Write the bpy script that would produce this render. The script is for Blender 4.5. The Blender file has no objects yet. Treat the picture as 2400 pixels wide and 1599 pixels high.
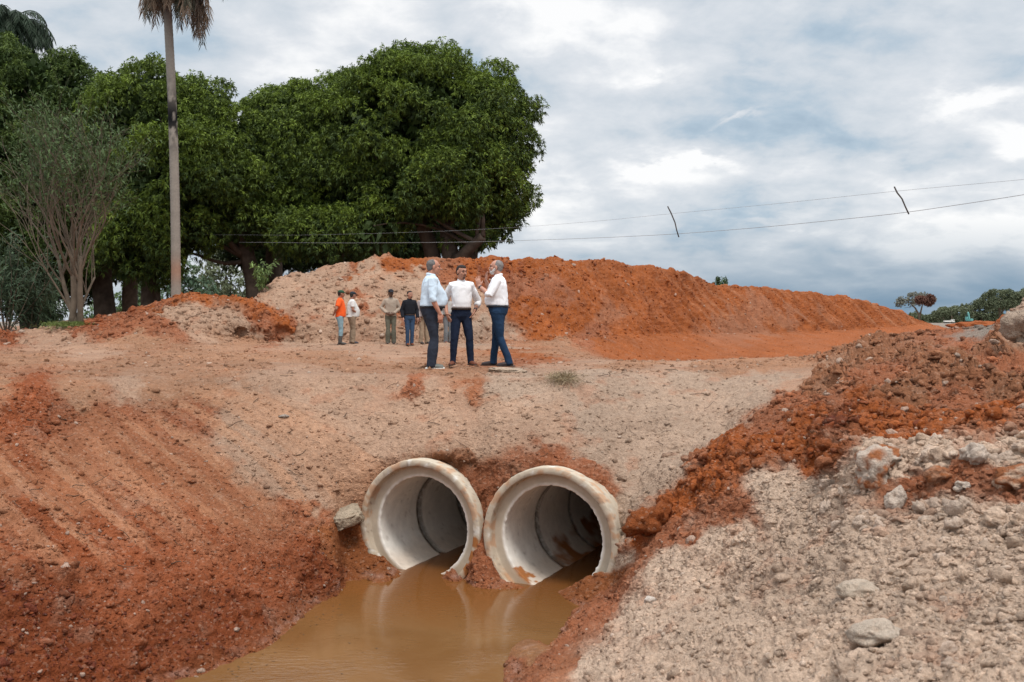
import bpy, math, random
import numpy as np
from mathutils import Vector, Matrix

# ------------------------------------------------------------------ camera, world, sun, exposure
F = 2333.0            # focal length in photograph pixels (2400 wide)
CXP, HY = 1200.0, 752.0
CAMZ = 0.8
SC = bpy.context.scene
COL = SC.collection
rnd = random.Random(7)
rng = np.random.default_rng(11)

cam_d = bpy.data.cameras.new('camera')
cam = bpy.data.objects.new('camera', cam_d)
COL.objects.link(cam)
cam.location = (0, 0, CAMZ)
cam.rotation_euler = (math.radians(90), 0, 0)
cam_d.sensor_width = 36
cam_d.lens = 36 * F / 2400
cam_d.shift_y = (HY - 799.5) / 2400
cam_d.clip_start = 0.05
cam_d.clip_end = 20000
cam_d.dof.use_dof = True
cam_d.dof.focus_distance = 15.0
cam_d.dof.aperture_fstop = 4.5
SC.camera = cam
SC.view_settings.view_transform = 'Standard'
SC.view_settings.look = 'None'
SC.view_settings.exposure = 0.06
SC.view_settings.gamma = 1.0
SC.render.resolution_x, SC.render.resolution_y = 1024, 682
SC.cycles.max_bounces = 6
SC.cycles.diffuse_bounces = 3
SC.cycles.transmission_bounces = 3
SC.cycles.transparent_max_bounces = 4
try:
    SC.cycles.use_denoising = True
except Exception:
    pass

SUN_EL, SUN_AZ = math.radians(64), math.radians(24)     # azimuth from +y towards +x


class NT:
    """small helper round a node tree"""
    def __init__(s, tree):
        s.t = tree; s.n = tree.nodes; s.l = tree.links

    def node(s, typ, **kw):
        n = s.n.new(typ)
        for k, v in kw.items():
            setattr(n, k, v)
        return n

    def put(s, sock, v):
        if hasattr(v, 'links') or isinstance(v, bpy.types.NodeSocket):
            s.l.new(v, sock)
        elif v is not None:
            sock.default_value = v

    def math(s, op, a, b=None, c=None, clamp=False):
        n = s.node('ShaderNodeMath', operation=op, use_clamp=clamp)
        s.put(n.inputs[0], a)
        if b is not None: s.put(n.inputs[1], b)
        if c is not None: s.put(n.inputs[2], c)
        return n.outputs[0]

    def mix(s, f, a, b, typ='MIX'):
        n = s.node('ShaderNodeMix', data_type='RGBA', blend_type=typ)
        n.clamp_factor = True
        s.put(n.inputs[0], f); s.put(n.inputs[6], a); s.put(n.inputs[7], b)
        return n.outputs[2]

    def noise(s, vec, scale, detail=4, rough=0.55, dist=0.0):
        n = s.node('ShaderNodeTexNoise')
        if vec is not None: s.l.new(vec, n.inputs['Vector'])
        n.inputs['Scale'].default_value = scale
        n.inputs['Detail'].default_value = detail
        n.inputs['Roughness'].default_value = rough
        n.inputs['Distortion'].default_value = dist
        return n.outputs[0]

    def ramp(s, f, stops):
        n = s.node('ShaderNodeValToRGB')
        cr = n.color_ramp
        while len(cr.elements) < len(stops): cr.elements.new(0.5)
        for e, (p, c) in zip(cr.elements, stops):
            e.position = p
            e.color = tuple(c) + (1,) if len(c) == 3 else c
        s.put(n.inputs[0], f)
        return n.outputs[0]

    def maprange(s, v, a, b, c=0.0, d=1.0):
        n = s.node('ShaderNodeMapRange')
        s.put(n.inputs[0], v)
        for i, q in enumerate((a, b, c, d)): n.inputs[i + 1].default_value = q
        return n.outputs[0]


def srgb(r, g, b):
    f = lambda v: (v / 255 / 12.92) if v / 255 <= .04045 else ((v / 255 + .055) / 1.055) ** 2.4
    return (f(r), f(g), f(b))


def build_world():
    w = bpy.data.worlds.new('World')
    SC.world = w
    w.use_nodes = True
    w.node_tree.nodes.clear()
    T = NT(w.node_tree)
    tc = T.node('ShaderNodeTexCoord').outputs['Generated']
    sep = T.node('ShaderNodeSeparateXYZ'); T.l.new(tc, sep.inputs[0])
    X, Y, Z = sep.outputs
    zc = T.math('MAXIMUM', Z, 0.0)
    zz = T.math('ADD', zc, 0.30)
    comb = T.node('ShaderNodeCombineXYZ')
    T.l.new(T.math('DIVIDE', X, zz), comb.inputs[0])
    T.l.new(T.math('DIVIDE', Y, zz), comb.inputs[1])
    cv = comb.outputs[0]
    big = T.noise(cv, 1.25, 3, 0.5, 0.4)
    mid = T.noise(cv, 3.2, 7, 0.50, 0.3)
    fine = T.noise(cv, 10.0, 8, 0.6, 0.2)
    f = T.math('ADD', T.math('MULTIPLY', big, 0.50), T.math('ADD', T.math('MULTIPLY', mid, 0.42), T.math('MULTIPLY', fine, 0.22)))
    # direction seen on the plane y = 1
    Yc = T.math('MAXIMUM', Y, 0.05)
    A = T.math('DIVIDE', X, Yc)
    E = T.math('DIVIDE', Z, Yc)
    wn = T.math('SUBTRACT', T.noise(cv, 2.6, 6, 0.62, 0.6), 0.5)
    wn2 = T.math('SUBTRACT', T.noise(cv, 3.7, 6, 0.62, 0.2), 0.5)
    Aw = T.math('ADD', A, T.math('MULTIPLY', wn, 0.22))
    Ew = T.math('ADD', E, T.math('MULTIPLY', wn2, 0.10))

    def spot(px, py, sx, sy, tilt=0.0):
        a0, e0 = (px - CXP) / F, (HY - py) / F
        u = T.math('SUBTRACT', Aw, a0)
        v = T.math('SUBTRACT', Ew, e0)
        v = T.math('SUBTRACT', v, T.math('MULTIPLY', u, tilt))
        u = T.math('DIVIDE', u, sx / F); v = T.math('DIVIDE', v, sy / F)
        q = T.math('ADD', T.math('MULTIPLY', u, u), T.math('MULTIPLY', v, v))
        return T.math('EXPONENT', T.math('MULTIPLY', q, -1.0))

    def add(*xs):
        r = xs[0]
        for x in xs[1:]: r = T.math('ADD', r, x)
        return r
    mul = lambda a, k: T.math('MULTIPLY', a, k)
    bright = add(mul(spot(1340, 55, 190, 95), 0.17), mul(spot(1700, 20, 300, 50), .06), mul(spot(1615, 398, 85, 16), .17), mul(spot(1700, 305, 60, 12, .35), .13),
                 mul(spot(1500, 182, 60, 14), .10), mul(spot(2330, 232, 130, 26, .25), .14), mul(spot(2400, 325, 70, 28), .12),
                 mul(spot(1900, 400, 500, 60), .04), mul(spot(560, 160, 180, 60), .02), mul(spot(1150, 60, 60, 60), .04), mul(spot(1750, 510, 120, 14), .08))
    dark = add(mul(spot(1500, 330, 260, 50), .05), mul(spot(2100, 330, 230, 50), .09), mul(spot(2250, 110, 300, 90), .07), mul(spot(620, 20, 150, 60), .07),
               mul(spot(1750, 230, 240, 40), .05), mul(spot(1330, 470, 120, 60), .02), mul(spot(2050, 610, 600, 25), .05))
    f = T.math('MULTIPLY_ADD', T.math('SUBTRACT', f, .56), 1.18, .56)
    f = T.math('SUBTRACT', T.math('ADD', f, bright), dark)
    col = T.ramp(f, [(0.35, srgb(152, 174, 193)), (0.445, srgb(178, 196, 211)), (0.52, srgb(206, 214, 222)), (0.60, srgb(224, 228, 233)), (0.69, srgb(253, 253, 253))])
    # blue-grey rain band low over the horizon, stronger to the right
    band = T.maprange(E, 0.02, 0.105, 1.15, 0.0)
    side = T.maprange(A, -0.05, 0.30, 0.3, 1.0)
    bandf = T.math('MULTIPLY', T.math('MULTIPLY', band, side), T.maprange(mid, 0.25, 0.6, 1.0, 0.75), clamp=True)
    col = T.mix(bandf, col, srgb(116, 147, 173) + (1,))
    # overcast dome brightens towards the zenith
    up = T.maprange(Z, 0.33, 0.75, 1.0, 2.1)
    vm = T.node('ShaderNodeVectorMath', operation='SCALE')
    T.l.new(col, vm.inputs[0]); T.l.new(up, vm.inputs['Scale'])
    sky = T.node('ShaderNodeTexSky', sky_type='NISHITA')
    sky.sun_disc = False
    sky.sun_elevation = SUN_EL
    sky.sun_rotation = SUN_AZ
    b1 = T.node('ShaderNodeBackground'); b1.inputs[1].default_value = 1.0
    T.l.new(vm.outputs[0], b1.inputs[0])
    b2 = T.node('ShaderNodeBackground'); b2.inputs[1].default_value = 0.08
    T.l.new(sky.outputs[0], b2.inputs[0])
    ms = T.node('ShaderNodeMixShader'); ms.inputs[0].default_value = 0.06
    T.l.new(b1.outputs[0], ms.inputs[1]); T.l.new(b2.outputs[0], ms.inputs[2])
    out = T.node('ShaderNodeOutputWorld')
    T.l.new(ms.outputs[0], out.inputs[0])


build_world()
sl = bpy.data.lights.new('sun', 'SUN')
sl.energy = 2.3
sl.angle = math.radians(14)
sl.color = (1.0, 0.955, 0.90)
so = bpy.data.objects.new('sun', sl)
COL.objects.link(so)
sd = Vector((math.sin(SUN_AZ) * math.cos(SUN_EL), -math.cos(SUN_AZ) * math.cos(SUN_EL), math.sin(SUN_EL)))
so.rotation_euler = sd.to_track_quat('Z', 'Y').to_euler()


# ------------------------------------------------------------------ helpers
def W(px, py, d):
    return Vector(((px - CXP) / F * d, d, CAMZ - (py - HY) / F * d))


def tag(o, label=None, cat=None, group=None, kind=None):
    if label: o['label'] = label
    if cat: o['category'] = cat
    if group: o['group'] = group
    if kind: o['kind'] = kind
    return o


def link(o, parent=None):
    COL.objects.link(o)
    if parent is not None: o.parent = parent
    return o


def empty(name, loc, rz=0.0):
    o = bpy.data.objects.new(name, None)
    o.empty_display_size = 0.1
    o.location = loc; o.rotation_euler = (0, 0, rz)
    return link(o)


def np_mesh(name, verts, faces, mat=None, colors=None, smooth=True):
    """verts (N,3), faces (M,k) equal k"""
    me = bpy.data.meshes.new(name)
    verts = np.asarray(verts, dtype=np.float32); faces = np.asarray(faces, dtype=np.int32)
    m, k = faces.shape
    me.vertices.add(len(verts)); me.vertices.foreach_set('co', verts.ravel())
    me.loops.add(m * k); me.loops.foreach_set('vertex_index', faces.ravel())
    me.polygons.add(m)
    me.polygons.foreach_set('loop_start', np.arange(0, m * k, k, dtype=np.int32))
    if smooth: me.polygons.foreach_set('use_smooth', np.ones(m, dtype=bool))
    if colors is not None:
        ca = me.color_attributes.new('Col', 'FLOAT_COLOR', 'POINT')
        c = np.ones((len(verts), 4), dtype=np.float32)
        c[:, :colors.shape[1]] = colors
        ca.data.foreach_set('color', c.ravel())
    me.update(calc_edges=True)
    if mat: me.materials.append(mat)
    return me


def obj(name, me, parent=None, loc=None):
    o = bpy.data.objects.new(name, me)
    if loc is not None: o.location = loc
    return link(o, parent)


# ---- noise in numpy
def _hash(i, j, k, s):
    h = (i * np.int64(374761393) + j * np.int64(668265263) + k * np.int64(2147483647) + np.int64(s) * np.int64(1274126177)) & np.int64(0xffffffff)
    h = ((h ^ (h >> 13)) * np.int64(1274126177)) & np.int64(0xffffffff)
    h = ((h ^ (h >> 16)) * np.int64(2246822519)) & np.int64(0xffffffff)
    return (h ^ (h >> 15)) & np.int64(0xffffff)


def vnoise(p, seed=0):
    """smooth value noise, -1..1 ; p (N,3)"""
    p = np.asarray(p, dtype=np.float64)
    i = np.floor(p).astype(np.int64); f = (p - i).astype(np.float32)
    u = f * f * f * (f * (f * 6 - 15) + 10)
    r = 0
    for dx in (0, 1):
        for dy in (0, 1):
            for dz in (0, 1):
                h = _hash(i[:, 0] + dx, i[:, 1] + dy, i[:, 2] + dz, seed).astype(np.float32) / 8388607.5 - 1
                w = (u[:, 0] if dx else 1 - u[:, 0]) * (u[:, 1] if dy else 1 - u[:, 1]) * (u[:, 2] if dz else 1 - u[:, 2])
                r = r + h * w
    return r


def fbm(p, scale, octv=4, seed=0, gain=0.5):
    r = 0; a = 1.0; t = 0
    p = np.asarray(p, dtype=np.float64) * scale
    for o in range(octv):
        r = r + a * vnoise(p, seed + o * 17); t += a
        a *= gain; p = p * 2.03 + 3.7
    return r / t


def worley(p, seed=0, cid=False):
    p = np.asarray(p, dtype=np.float64)
    i = np.floor(p).astype(np.int64); f = (p - i).astype(np.float32)
    # only the 8 nearest cells: shift towards the nearer side
    sgn = np.where(f > 0.5, 1, -1).astype(np.int64)
    best = np.full(len(p), 9.0, dtype=np.float32); sec = best.copy(); idv = np.zeros(len(p), dtype=np.float32)
    for a in (0, 1):
        for b in (0, 1):
            for c in (0, 1):
                ci = i[:, 0] + a * sgn[:, 0]; cj = i[:, 1] + b * sgn[:, 1]; ck = i[:, 2] + c * sgn[:, 2]
                h = _hash(ci, cj, ck, seed)
                hx = (h & 255).astype(np.float32) / 255; hy = ((h >> 8) & 255).astype(np.float32) / 255; hz = ((h >> 16) & 255).astype(np.float32) / 255
                hx = .2 + .6 * hx; hy = .2 + .6 * hy; hz = .2 + .6 * hz
                d = (ci - i[:, 0] + hx - f[:, 0]) ** 2 + (cj - i[:, 1] + hy - f[:, 1]) ** 2 + (ck - i[:, 2] + hz - f[:, 2]) ** 2
                m = d < best
                sec = np.where(m, best, np.minimum(sec, d))
                best = np.where(m, d, best)
                if cid: idv = np.where(m, ((h >> 4) & 1023).astype(np.float32) / 1023, idv)
    if cid: return np.sqrt(best), np.sqrt(sec), idv
    return np.sqrt(best), np.sqrt(sec)


# ------------------------------------------------------------------ materials
def principled(name, rough=0.85, spec=0.3):
    m = bpy.data.materials.new(name)
    m.use_nodes = True
    T = NT(m.node_tree)
    b = m.node_tree.nodes['Principled BSDF']
    b.inputs['Roughness'].default_value = rough
    b.inputs['Specular IOR Level'].default_value = spec
    return m, T, b


def plain(name, rgb, rough=0.8, spec=0.3, var=0.15, nscale=8.0, bump=0.0, bscale=40.0, bdist=0.01, coord='Object'):
    m, T, b = principled(name, rough, spec)
    tc = T.node('ShaderNodeTexCoord').outputs[coord]
    n = T.noise(tc, nscale, 5)
    lo = tuple(c * (1 - var) for c in rgb) + (1,); hi = tuple(min(1, c * (1 + var)) for c in rgb) + (1,)
    T.l.new(T.mix(T.maprange(n, .3, .7), lo, hi), b.inputs['Base Color'])
    if bump:
        bn = T.node('ShaderNodeBump'); bn.inputs['Strength'].default_value = bump; bn.inputs['Distance'].default_value = bdist
        T.l.new(T.noise(tc, bscale, 5), bn.inputs['Height']); T.l.new(bn.outputs[0], b.inputs['Normal'])
    return m


def attr_mat(name, rough=0.85, spec=0.25, var=0.2, nscale=6.0, bump=0.0, bscale=50.0, bdist=0.01, transl=0.0):
    m, T, b = principled(name, rough, spec)
    at = T.node('ShaderNodeAttribute'); at.attribute_name = 'Col'
    geo = T.node('ShaderNodeNewGeometry').outputs['Position']
    n = T.noise(geo, nscale, 6, .6)
    f = T.maprange(n, .28, .72, 1 - var, 1 + var)
    vm = T.node('ShaderNodeVectorMath', operation='SCALE')
    T.l.new(at.outputs['Color'], vm.inputs[0]); T.l.new(f, vm.inputs['Scale'])
    T.l.new(vm.outputs[0], b.inputs['Base Color'])
    if bump:
        bn = T.node('ShaderNodeBump'); bn.inputs['Strength'].default_value = bump; bn.inputs['Distance'].default_value = bdist
        T.l.new(T.noise(geo, bscale, 5, .6), bn.inputs['Height']); T.l.new(bn.outputs[0], b.inputs['Normal'])
    if transl:
        tr = T.node('ShaderNodeBsdfTranslucent'); T.l.new(vm.outputs[0], tr.inputs[0])
        ms = T.node('ShaderNodeMixShader'); ms.inputs[0].default_value = transl
        out = m.node_tree.nodes['Material Output']
        T.l.new(b.outputs[0], ms.inputs[1]); T.l.new(tr.outputs[0], ms.inputs[2]); T.l.new(ms.outputs[0], out.inputs[0])
    return m


def soil_material():
    m, T, b = principled('soil', 0.92, 0.18)
    at = T.node('ShaderNodeAttribute'); at.attribute_name = 'Col'
    geo = T.node('ShaderNodeNewGeometry').outputs['Position']
    n1 = T.noise(geo, 1.7, 6, .65)
    n2 = T.noise(geo, 17.0, 6, .7)
    n3 = T.noise(geo, 75.0, 4, .7)
    f = T.math('MULTIPLY', T.maprange(n1, .3, .7, .88, 1.12), T.maprange(n2, .25, .75, .72, 1.28))
    f = T.math('MULTIPLY', f, T.maprange(n3, .25, .75, .75, 1.25))
    vm = T.node('ShaderNodeVectorMath', operation='SCALE')
    T.l.new(at.outputs['Color'], vm.inputs[0]); T.l.new(f, vm.inputs['Scale'])
    # hue drift: some grains paler and greyer
    vo = T.node('ShaderNodeTexVoronoi'); vo.inputs['Scale'].default_value = 38.0
    T.l.new(geo, vo.inputs['Vector'])
    sp = T.node('ShaderNodeSeparateColor'); T.l.new(vo.outputs['Color'], sp.inputs[0])
    g = T.maprange(sp.outputs[0], .84, .97, 0.0, .22)
    c2 = T.mix(g, vm.outputs[0], (.52, .36, .26, 1))
    T.l.new(c2, b.inputs['Base Color'])
    # wet mud has a sheen (alpha of the colour carries wetness)
    T.l.new(T.maprange(at.outputs['Alpha'], 0, 1, .22, .93), b.inputs['Roughness'])
    hh = T.math('ADD', T.math('MULTIPLY', n2, 1.0), T.math('ADD', T.math('MULTIPLY', n3, .55), T.math('MULTIPLY', vo.outputs['Distance'], -.35)))
    bn = T.node('ShaderNodeBump'); bn.inputs['Strength'].default_value = .9; bn.inputs['Distance'].default_value = .035
    T.l.new(hh, bn.inputs['Height']); T.l.new(bn.outputs[0], b.inputs['Normal'])
    return m


SOIL = soil_material()

# ------------------------------------------------------------------ terrain: feature lines -> sheet
# every key column: lines 1..9 as (distance, height)
NEAR = {
 -1200: [(5.6,-1.6),(6.2,-1.2),(6.6,-.9),(7,-.6),(7.3,-.4),(7.5,-.25),(7.7,-.12),(7.9,-.03),(8.6,.03)],
 0:    [(7.83,-2.04),(8.71,-1.62),(9.51,-1.23),(10.13,-.93),(10.85,-.585),(11.24,-.395),(11.67,-.19),(12.1,-.04),(13,.01)],
 200:  [(8.25,-2.19),(9.23,-1.76),(10.14,-1.36),(10.85,-1.05),(11.67,-.69),(12.13,-.49),(12.63,-.27),(13.06,-.08),(14,.01)],
 400:  [(8.72,-2.37),(9.82,-1.93),(10.85,-1.52),(11.67,-1.19),(12.5,-.81),(13.0,-.58),(13.5,-.34),(14.,-.12),(14.8,0)],
 600:  [(8.7,-2.62),(10.49,-2.11),(11.68,-1.69),(12.4,-1.31),(13.0,-.86),(13.4,-.62),(13.8,-.37),(14.2,-.16),(14.6,0)],
 740:  [(8.7,-2.65),(11.25,-2.34),(12.0,-1.98),(12.6,-1.6),(13.0,-1.1),(13.4,-.72),(13.8,-.42),(14.3,-.18),(14.6,0)],
 785:  [(8.7,-2.65),(11.45,-2.36),(12.15,-2.12),(12.7,-1.62),(13.0,-1.12),(13.4,-.72),(13.8,-.42),(14.3,-.18),(14.6,0)],
 805:  [(8.7,-2.65),(11.6,-2.37),(12.5,-2.3),(12.9,-1.95),(12.98,-1.22),(13.35,-.76),(13.85,-.42),(14.3,-.18),(14.6,0)],
 862:  [(8.7,-2.65),(11.7,-2.39),(12.65,-2.3),(13.0,-2.1),(13.05,-1.15),(13.4,-.74),(13.8,-.42),(14.3,-.17),(14.6,0)],
 900:  [(8.7,-2.65),(11.9,-2.38),(12.7,-2.2),(12.95,-2.1),(13.1,-1.0),(13.4,-.7),(13.8,-.42),(14.3,-.17),(14.6,0)],
 980:  [(8.7,-2.7),(12.2,-2.50),(12.6,-2.5),(12.75,-2.3),(12.85,-.92),(13.3,-.66),(13.8,-.4),(13.95,-.15),(14.28,-.01)],
 1060: [(8.7,-2.7),(11.9,-2.45),(12.3,-2.3),(12.5,-2.1),(12.8,-.92),(13.2,-.64),(13.7,-.4),(13.95,-.15),(14.28,-.01)],
 1088: [(8.7,-2.65),(11.7,-2.5),(12.0,-2.47),(12.4,-2.36),(12.8,-.93),(13.2,-.65),(13.7,-.4),(13.95,-.15),(14.28,-.01)],
 1122: [(8.7,-2.52),(11.7,-2.44),(12.0,-2.3),(12.3,-1.95),(12.75,-.95),(13.15,-.66),(13.6,-.4),(13.95,-.15),(14.28,-.01)],
 1165: [(8.66,-2.36),(11.45,-2.46),(11.8,-2.38),(12.15,-2.25),(12.5,-.93),(13.0,-.64),(13.5,-.4),(13.95,-.15),(14.28,-.01)],
 1285: [(7.5,-1.92),(10.1,-2.37),(11.2,-2.48),(11.98,-2.35),(12.2,-.93),(12.85,-.64),(13.4,-.4),(13.95,-.15),(14.28,-.01)],
 1360: [(7.1,-1.8),(9.9,-2.2),(11.2,-2.33),(11.75,-2.2),(12.1,-1.02),(12.8,-.7),(13.4,-.42),(13.95,-.15),(14.28,-.01)],
 1446: [(6.6,-1.6),(9.8,-2.03),(11.25,-2.18),(11.8,-1.85),(12.2,-1.25),(12.8,-.87),(13.4,-.48),(14.1,-.15),(14.5,0)],
 1500: [(6.28,-1.48),(9.2,-1.78),(10.6,-1.62),(11.4,-1.35),(12.1,-1.28),(12.8,-.87),(13.4,-.47),(14.1,-.16),(14.6,0)],
 1600: [(5.8,-1.31),(8.4,-1.53),(9.8,-1.33),(10.8,-1.05),(11.3,-.93),(12.6,-.9),(13.3,-.47),(14.1,-.16),(14.6,0)],
 1700: [(5.46,-1.18),(8.0,-1.42),(9.0,-1.13),(9.8,-.85),(10.8,-.56),(12.8,-.62),(13.5,-.38),(14.3,-.13),(15.5,.02)],
 1800: [(5.1,-1.05),(7.2,-1.2),(8.3,-.97),(9.2,-.72),(10.2,-.42),(11.5,-.28),(12.6,-.26),(14,-.07),(16,.04)],
 1900: [(4.8,-.95),(6.6,-1.03),(7.8,-.87),(8.6,-.59),(9.6,-.42),(10.7,-.22),(12.2,-.08),(14,.03),(16,.1)],
 2000: [(4.5,-.84),(6.0,-.87),(7.0,-.7),(7.5,-.5),(7.9,-.22),(8.8,-.3),(10.3,-.13),(12.4,.08),(15.3,.28)],
 2060: [(4.4,-.8),(5.8,-.81),(6.8,-.65),(7.2,-.5),(7.6,-.12),(8.4,-.27),(10,-.12),(12,.12),(15,.44)],
 2150: [(4.25,-.74),(5.5,-.73),(6.5,-.6),(7.0,-.44),(7.45,-.15),(8.2,-.24),(9.8,-.06),(11.8,.18),(15,.56)],
 2250: [(4.15,-.7),(5.3,-.68),(6.2,-.55),(6.7,-.4),(7.2,-.12),(8,-.2),(9.5,0),(11.5,.25),(15,.66)],
 2340: [(4.05,-.67),(5.1,-.63),(6,-.49),(6.5,-.34),(7.1,-.1),(7.9,-.17),(9.2,0),(11,.26),(13.8,.70)],
 2370: [(4.02,-.66),(5.1,-.61),(5.9,-.46),(6.4,-.32),(7.0,-.1),(7.9,-.16),(9.1,-.0),(10.9,.25),(13.1,.86)],
 2400: [(4,-.65),(5,-.59),(5.8,-.44),(6.4,-.29),(7,-.09),(7.8,-.16),(9.0,.0),(10.8,.27),(12.8,1.02)],
 2700: [(3.6,-.5),(4.6,-.45),(5.4,-.3),(6,-.15),(6.6,.05),(7.4,0),(8.6,.15),(10.4,.5),(12.6,1.1)],
 3600: [(2.6,-.3),(3.4,-.25),(4,-.1),(4.6,.05),(5.4,.2),(6,.2),(7,.4),(8.6,.7),(10.6,1.1)],
}
NEAR = {k: [(d, z - .09 * min(1, max(0, (-z - 1.9) / .4))) for d, z in L] for k, L in NEAR.items()}
def Zp(py, d): return CAMZ - (py - HY) / F * d
# lines 10..16 : each its own polyline  px: (d, z)
L10 = {-1200:(13,.05), 0:(20,.03), 600:(21,.0), 1000:(21,-.02), 1350:(21,-.02), 1500:(18.6,.03), 1700:(18.6,.05), 1900:(18,.12), 2000:(17,.30), 2060:(16.5,.46), 2150:(16.2,.57), 2250:(16.3,.67), 2340:(15.2,.72), 2370:(14.5,.88), 2400:(14.2,1.04), 2700:(14,1.1), 3600:(12,1.1)}
L11 = {-1200:(26,.1), 0:(26,.08), 200:(26,.08), 400:(27,.1), 600:(30,.03), 740:(32.6,0), 1000:(33,0), 1150:(34,-.02), 1300:(35,-.1), 1400:(36,-.55), 1500:(38,-.9), 1700:(46,-1.08), 1900:(52,-1.2), 2000:(58,-1.25), 2100:(64,-1.25), 2230:(75,-1.3), 2400:(60,-1.0), 3600:(60,-1.0)}
L12 = {-1200:(28,.15), 0:(28,.14), 200:(28,.2), 400:(28.5,.4), 600:(31,.12), 700:(33,.03), 1060:(33.6,.03), 1150:(35.4,.05), 1300:(37.5,.1), 1400:(40.,.12), 1500:(44,.08), 1700:(58,-.03), 1900:(74,-.1), 2000:(84,-.02), 2100:(98,.15), 2170:(112,.28), 2230:(112,-.3), 2400:(112,-.6), 3600:(112,-.6)}
L13 = {-1200:(29,.2), 0:(29.4,.22), 150:(29.4,.35), 300:(29.5,.6), 400:(29.6,.78), 560:(30.4,.7), 640:(32,.6), 700:(33.35,.8), 1050:(34.0,.85), 1120:(35,.5), 1200:(37,.25), 1300:(38.5,.22), 1400:(41,.2), 1500:(45.2,.15), 1700:(59.6,.02), 1900:(76,-.08), 2000:(86,.02), 2100:(100,.2), 2170:(114,.32), 2230:(114,-.3), 2400:(114,-.6), 3600:(114,-.6)}
L15p = [(-1200,32,779),(-100,32,783),(0,32,779),(70,32,776),(88,32,775),(110,32,762),(150,32,749),(180,32,748),(230,32,748),(300,32,730),(350,32.2,715),(400,32.4,703),(470,32.7,689),(520,33,690),(560,33,692),(590,33.2,697),(606,34,690),(618,35.5,674),(640,36,651),(660,36.3,643),(690,36.8,637),(735,37.4,633),(755,38,618),(775,38,617),(800,38,613),(835,38,620),(855,38,614),(875,38,601),(893,38,600),(905,38.5,593),(935,38.6,604),(980,39,607),(1010,39,601),(1060,39,602),(1100,39.4,607),(1115,39.5,612),(1130,40,600),(1150,40.5,599),(1175,41,594),(1200,41.6,601),(1270,43,603),(1300,44,594),(1330,45,601),(1400,47,601),(1425,48,600),(1470,51,614),(1520,53,614),(1590,57,626),(1640,61,643),(1680,65,662),(1720,68,664),(1800,74,668),(1900,82,680),(1980,90,690),(2050,98,709),(2100,106,726),(2150,115,750),(2170,120,757),(2230,122,773),(2400,122,780),(3600,122,780)]
L15 = {p: (d, Zp(y, d)) for p, d, y in L15p}
L14 = {-1200:(31,.35), 0:(31,.36), 150:(30.8,.62), 400:(31,1.2), 560:(31.6,1.25), 620:(32.6,1.15), 700:(35,1.9), 900:(35.8,2.1), 1060:(36.4,2.0), 1150:(38,2.), 1300:(41,2.), 1400:(44,2.1), 1500:(48.4,1.9), 1700:(63,1.75), 1900:(79,1.5), 2000:(88.5,1.5), 2100:(103,1.1), 2170:(117,.45), 2230:(117,-.3), 2400:(118,-.6), 3600:(118,-.6)}
L16 = {-1200:(36,.2), 0:(36,.25), 560:(37,.4), 640:(43,.6), 900:(45,.8), 1100:(46,.6), 1300:(54,-.3), 1500:(64,-.5), 1700:(78,-.5), 1900:(92,-.5), 2170:(132,-.5), 3600:(134,-.7)}


def interp(tbl, px):
    k = sorted(tbl)
    return np.interp(px, k, [tbl[i][0] for i in k]), np.interp(px, k, [tbl[i][1] for i in k])


def gsmooth(a, sig, axis):
    r = int(3 * sig) + 1
    k = np.exp(-.5 * (np.arange(-r, r + 1) / sig) ** 2); k /= k.sum()
    pad = [(0, 0)] * a.ndim; pad[axis] = (r, r)
    b = np.pad(a, pad, mode='edge')
    out = 0
    n = a.shape[axis]
    for i, w in enumerate(k):
        sl_ = [slice(None)] * a.ndim; sl_[axis] = slice(i, i + n)
        out = out + w * b[tuple(sl_)]
    return out


PXC = np.concatenate([np.linspace(-1200, -160, 55)[:-1], np.linspace(-160, 2560, 1290), np.linspace(2560, 3600, 55)[1:]])
BANDS = [40, 170, 150, 120, 130, 80, 80, 60, 50, 50, 60, 40, 36, 84, 84, 16, 14, 8]


def build_terrain():
    lines = []
    n0d = np.full_like(PXC, 1.2); x0 = (PXC - CXP) / F * 1.2
    n0z = np.interp(PXC, [-1200, 600, 1200, 3600], [-1.5, -1.6, -1.1, -.6])
    lines.append((n0d, n0z))
    for k in range(9):
        lines.append(interp({p: NEAR[p][k] for p in NEAR}, PXC))
    for L in (L10, L11, L12, L13, L14, L15, L16):
        lines.append(interp(L, PXC))
    lines.append((np.full_like(PXC, 320.0), np.full_like(PXC, -.3)))
    lines.append((np.full_like(PXC, 5000.0), np.full_like(PXC, -4.0)))
    LD = np.array([l[0] for l in lines]); LZ = np.array([l[1] for l in lines])      # (19, ncol)
    D, Z, Tt = [], [], []
    for b, n in enumerate(BANDS):
        t = np.linspace(0, 1, n, endpoint=False)[:, None]
        if b < 10: d = LD[b] + (LD[b + 1] - LD[b]) * t
        else: d = LD[b] * (LD[b + 1] / LD[b]) ** t
        tz = t if b < 10 else (d - LD[b]) / (LD[b + 1] - LD[b])
        D.append(d); Z.append(LZ[b] + (LZ[b + 1] - LZ[b]) * tz); Tt.append(b + t[:, 0])
    D.append(LD[-1][None]); Z.append(LZ[-1][None]); Tt.append(np.array([18.0]))
    D = np.concatenate(D); Z = np.concatenate(Z); Tt = np.concatenate(Tt)
    # soften the creases (rows only, then a touch across columns)
    nfar = sum(BANDS[:16])
    D[:nfar] = gsmooth(D[:nfar], 5, 0); Z[:nfar] = gsmooth(Z[:nfar], 5, 0)
    D = gsmooth(D, 3, 1); Z = gsmooth(Z, 3, 1)
    return D, Z, Tt


D0, Z0, TT = build_terrain()
NR, NC = D0.shape
X0 = (PXC[None, :] - CXP) / F * D0
P0 = np.stack([X0, D0, Z0], -1)
PY0 = HY + F * (CAMZ - Z0) / D0


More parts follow.
